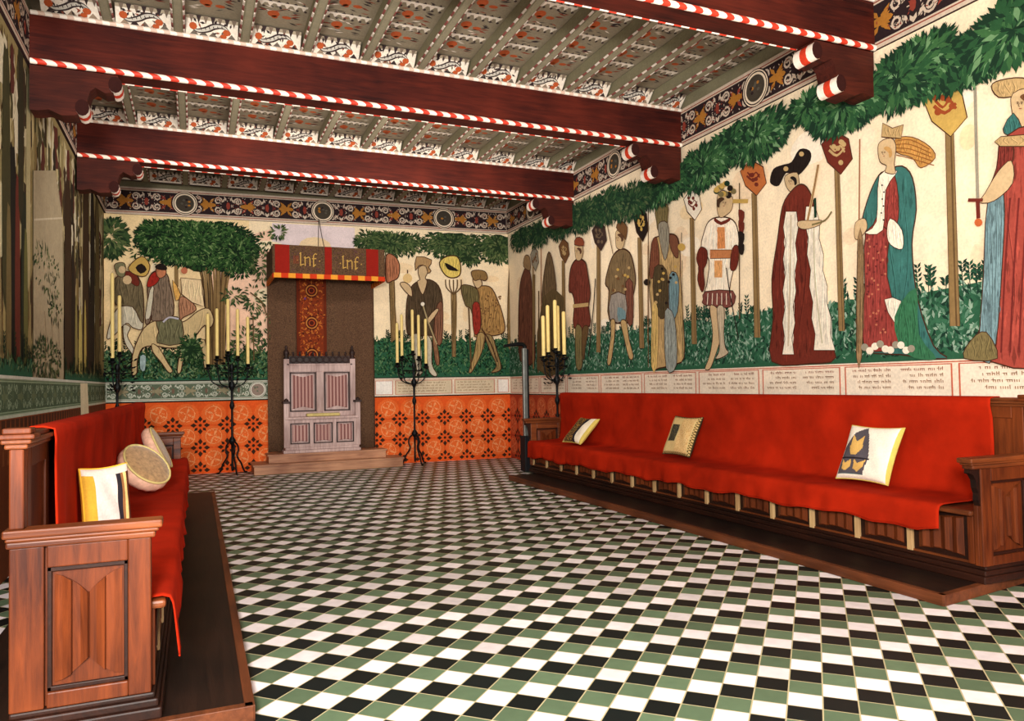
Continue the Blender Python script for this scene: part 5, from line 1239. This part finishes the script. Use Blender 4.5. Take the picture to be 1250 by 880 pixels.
# ------------------------------------------------------------------ candelabra
def candelabrum(x, y, label, spots, zr=1.72, fs_=1.0, fancy=False):
    root = empty('candelabrum', (x, y, 0), label, 'candelabrum')
    mb = MB(); mb.lathe([(.012, .05), (.02, .10), (.014, .3), (.02, .48), (.045, .52), (.06, .545), (.05, .57), (.018, .62), (.016, 1.05), (.03, 1.08), (.04, 1.12), (.03, 1.16), (.018, 1.2), (.02, 1.36), (.05, 1.42), (.055, 1.46), (.02, 1.52), (.02, 1.70), (.04, 1.74), (.02, 1.80)], x, y, 12)
    mb.build('shaft', M['iron'], root)
    for k in range(3):
        a = -PI/2+2*PI*k/3+(.0); cx, sx = math.cos(a), math.sin(a)
        if k == 0: cx, sx = .25, -1
        pth = [(0, .52), (.05, .52), (.10, .46), (.11, .38), (.085, .31), (.11, .24), (.16, .17), (.19, .09), (.23, .02), (.27, .018)]
        pp = cr(pth, 3, False)
        mb = MB(); mb.tube([(x+r_*cx*fs_, y+r_*sx*fs_, z) for r_, z in pp], .014, 7); mb.build('foot', M['iron'], root)
    for i, (dx, dy, zb, zt) in enumerate(spots):
        r_ = math.hypot(dx, dy)
        mb = MB()
        pth = cr([(0, 1.42), (.45, 1.44), (.85, 1.52), (1.0, zb-.06), (1.0, zb-.01)], 4, False)
        mb.tube([(x+dx*f, y+dy*f, z) for f, z in pth] if r_ > .02 else [(x, y, 1.7), (x, y, zb-.01)], .010, 6)
        ar = mb.build('branch', M['iron'], root)
        mb = MB(); mb.lathe([(.012, zb-.05), (.05, zb-.03), (.058, zb-.015), (.03, zb-.02), (.032, zb+.04), (.024, zb+.04), (.02, zb-.001)], x+dx, y+dy, 12); mb.build('drip_pan', M['iron'], ar)
    # wrought leaves round the branches
    mb = MB(); rr = random.Random(int(x*100))
    for i in range(70 if fancy else 54):
        a = rr.uniform(0, 2*PI); q_ = rr.uniform(.04, .30 if not fancy else .22); z = rr.uniform(1.5, 1.92) if not fancy else rr.uniform(1.36, 1.92)
        c0 = Vector((x+q_*math.cos(a), y+q_*math.sin(a)*.8, z)); d = Vector((math.cos(a), math.sin(a), rr.uniform(-.2, 1.2))).normalized()*.08; s_ = d.orthogonal().normalized()*.022; nn = d.cross(s_).normalized()*.006
        if c0.x+d.x > XR-.06 or c0.x+d.x < XL+.06: continue
        mb.add([c0, c0+d*.5+s_, c0+d, c0+d*.5-s_, c0+d*.5+nn], [(0, 1, 4), (1, 2, 4), (2, 3, 4), (3, 0, 4), (0, 3, 2, 1)])
    mb.tube([(x+.14*math.cos(a)*1.3, y+.14*math.sin(a), 1.66) for a in [2*PI*k/20 for k in range(21)]], .008, 6, 0, None, False)
    mb.build('wrought_leaves', M['iron'], root)
    return root
def candles(x, y, spots, where, r_=.026):
    names = {5: ['leftmost', 'second from left', 'middle', 'second from right', 'rightmost'], 2: ['taller left', 'shorter right']}[len(spots)]
    src = None
    for i, (dx, dy, zb, zt) in enumerate(spots):
        mb = MB(); mb.lathe([(r_, zb), (r_, zt-.03), (r_*.8, zt-.008), (r_*.3, zt)], x+dx, y+dy, 14)
        o = mb.build('candle', M['wax']); tag(o, 'tall cream candle, %s of the %s on the candelabrum %s' % (names[i], {5: 'five', 2: 'two'}[len(spots)], where), 'candle', 'candles on the candelabrum '+where)
        mb = MB(); mb.tube([(x+dx, y+dy, zt-.002), (x+dx+.002, y+dy, zt+.02)], .003, 5); mb.build('wick', M['iron'], o)
k_ = 70.0
sL = [(-.36, -.03, 1.76, 2.62), (-.22, .10, 1.90, 2.72), (-.055, -.02, 1.97, 2.87), (.10, .10, 1.90, 2.72), (.25, -.03, 1.76, 2.58)]
candelabrum(.55, 13.05, 'black wrought iron candelabrum on three feet, left of the throne', sL)
candles(.55, 13.05, sL, 'left of the throne')
sR = [(-.30, -.02, 1.76, 2.50), (-.19, .08, 1.88, 2.66), (-.02, -.02, 1.97, 2.74), (.12, .08, 1.88, 2.66), (.22, -.02, 1.74, 2.58)]
candelabrum(3.56, 12.83, 'black wrought iron candelabrum on three feet, right of the throne', sR)
candles(3.56, 12.83, sR, 'right of the throne')
sW = [(-.22, -.0, 1.78, 2.45), (-.12, .04, 1.84, 2.62), (-.02, -.02, 1.90, 2.70), (.06, .05, 1.86, 2.62), (.12, -.04, 1.80, 2.52)]
candelabrum(5.22, 10.50, 'black leafy iron candelabrum behind the far end of the right bench', sW, fancy=True)
candles(5.22, 10.50, sW, 'behind the right bench', .03)
sF = [(-.06, -.05, 1.85, 3.18), (.03, .02, 1.95, 2.85)]
candelabrum(-1.09, 12.75, 'black iron candelabrum in the far left corner beyond the left bench', sF, fs_=.7, fancy=True)
candles(-1.09, 12.75, sF, 'in the far left corner')

# ------------------------------------------------------------------ post with bent arm beyond the right bench
ps = empty('iron_post', (4.83, 10.9, 0), 'slim grey iron post with bent dark arm, beyond far end of right bench', 'post')
mb = MB(); mb.box((4.79, 10.80, 0), (4.99, 11.0, .56)); mb.build('base_box', M['black'], ps, bevel=.008)
mb = MB(); mb.box((4.81, 10.86, .56), (4.88, 10.93, 1.96)); mb.build('shaft', M['greymetal'], ps, bevel=.01)
mb = MB(); mb.box((4.88, 10.865, .56), (4.905, 10.925, 1.94)); mb.build('shaft_edge', M['iron'], ps)
mb = MB(); mb.tube(cr([(4.86, 10.9), (4.86, 10.9)], 2, False) and [(4.86, 10.9, 1.93), (4.855, 10.9, 1.99), (4.82, 10.9, 2.02), (4.74, 10.9, 2.025), (4.62, 10.9, 2.01), (4.50, 10.9, 1.995)], [.035, .035, .035, .032, .026, .02], 8); mb.build('bent_arm', M['iron'], ps)
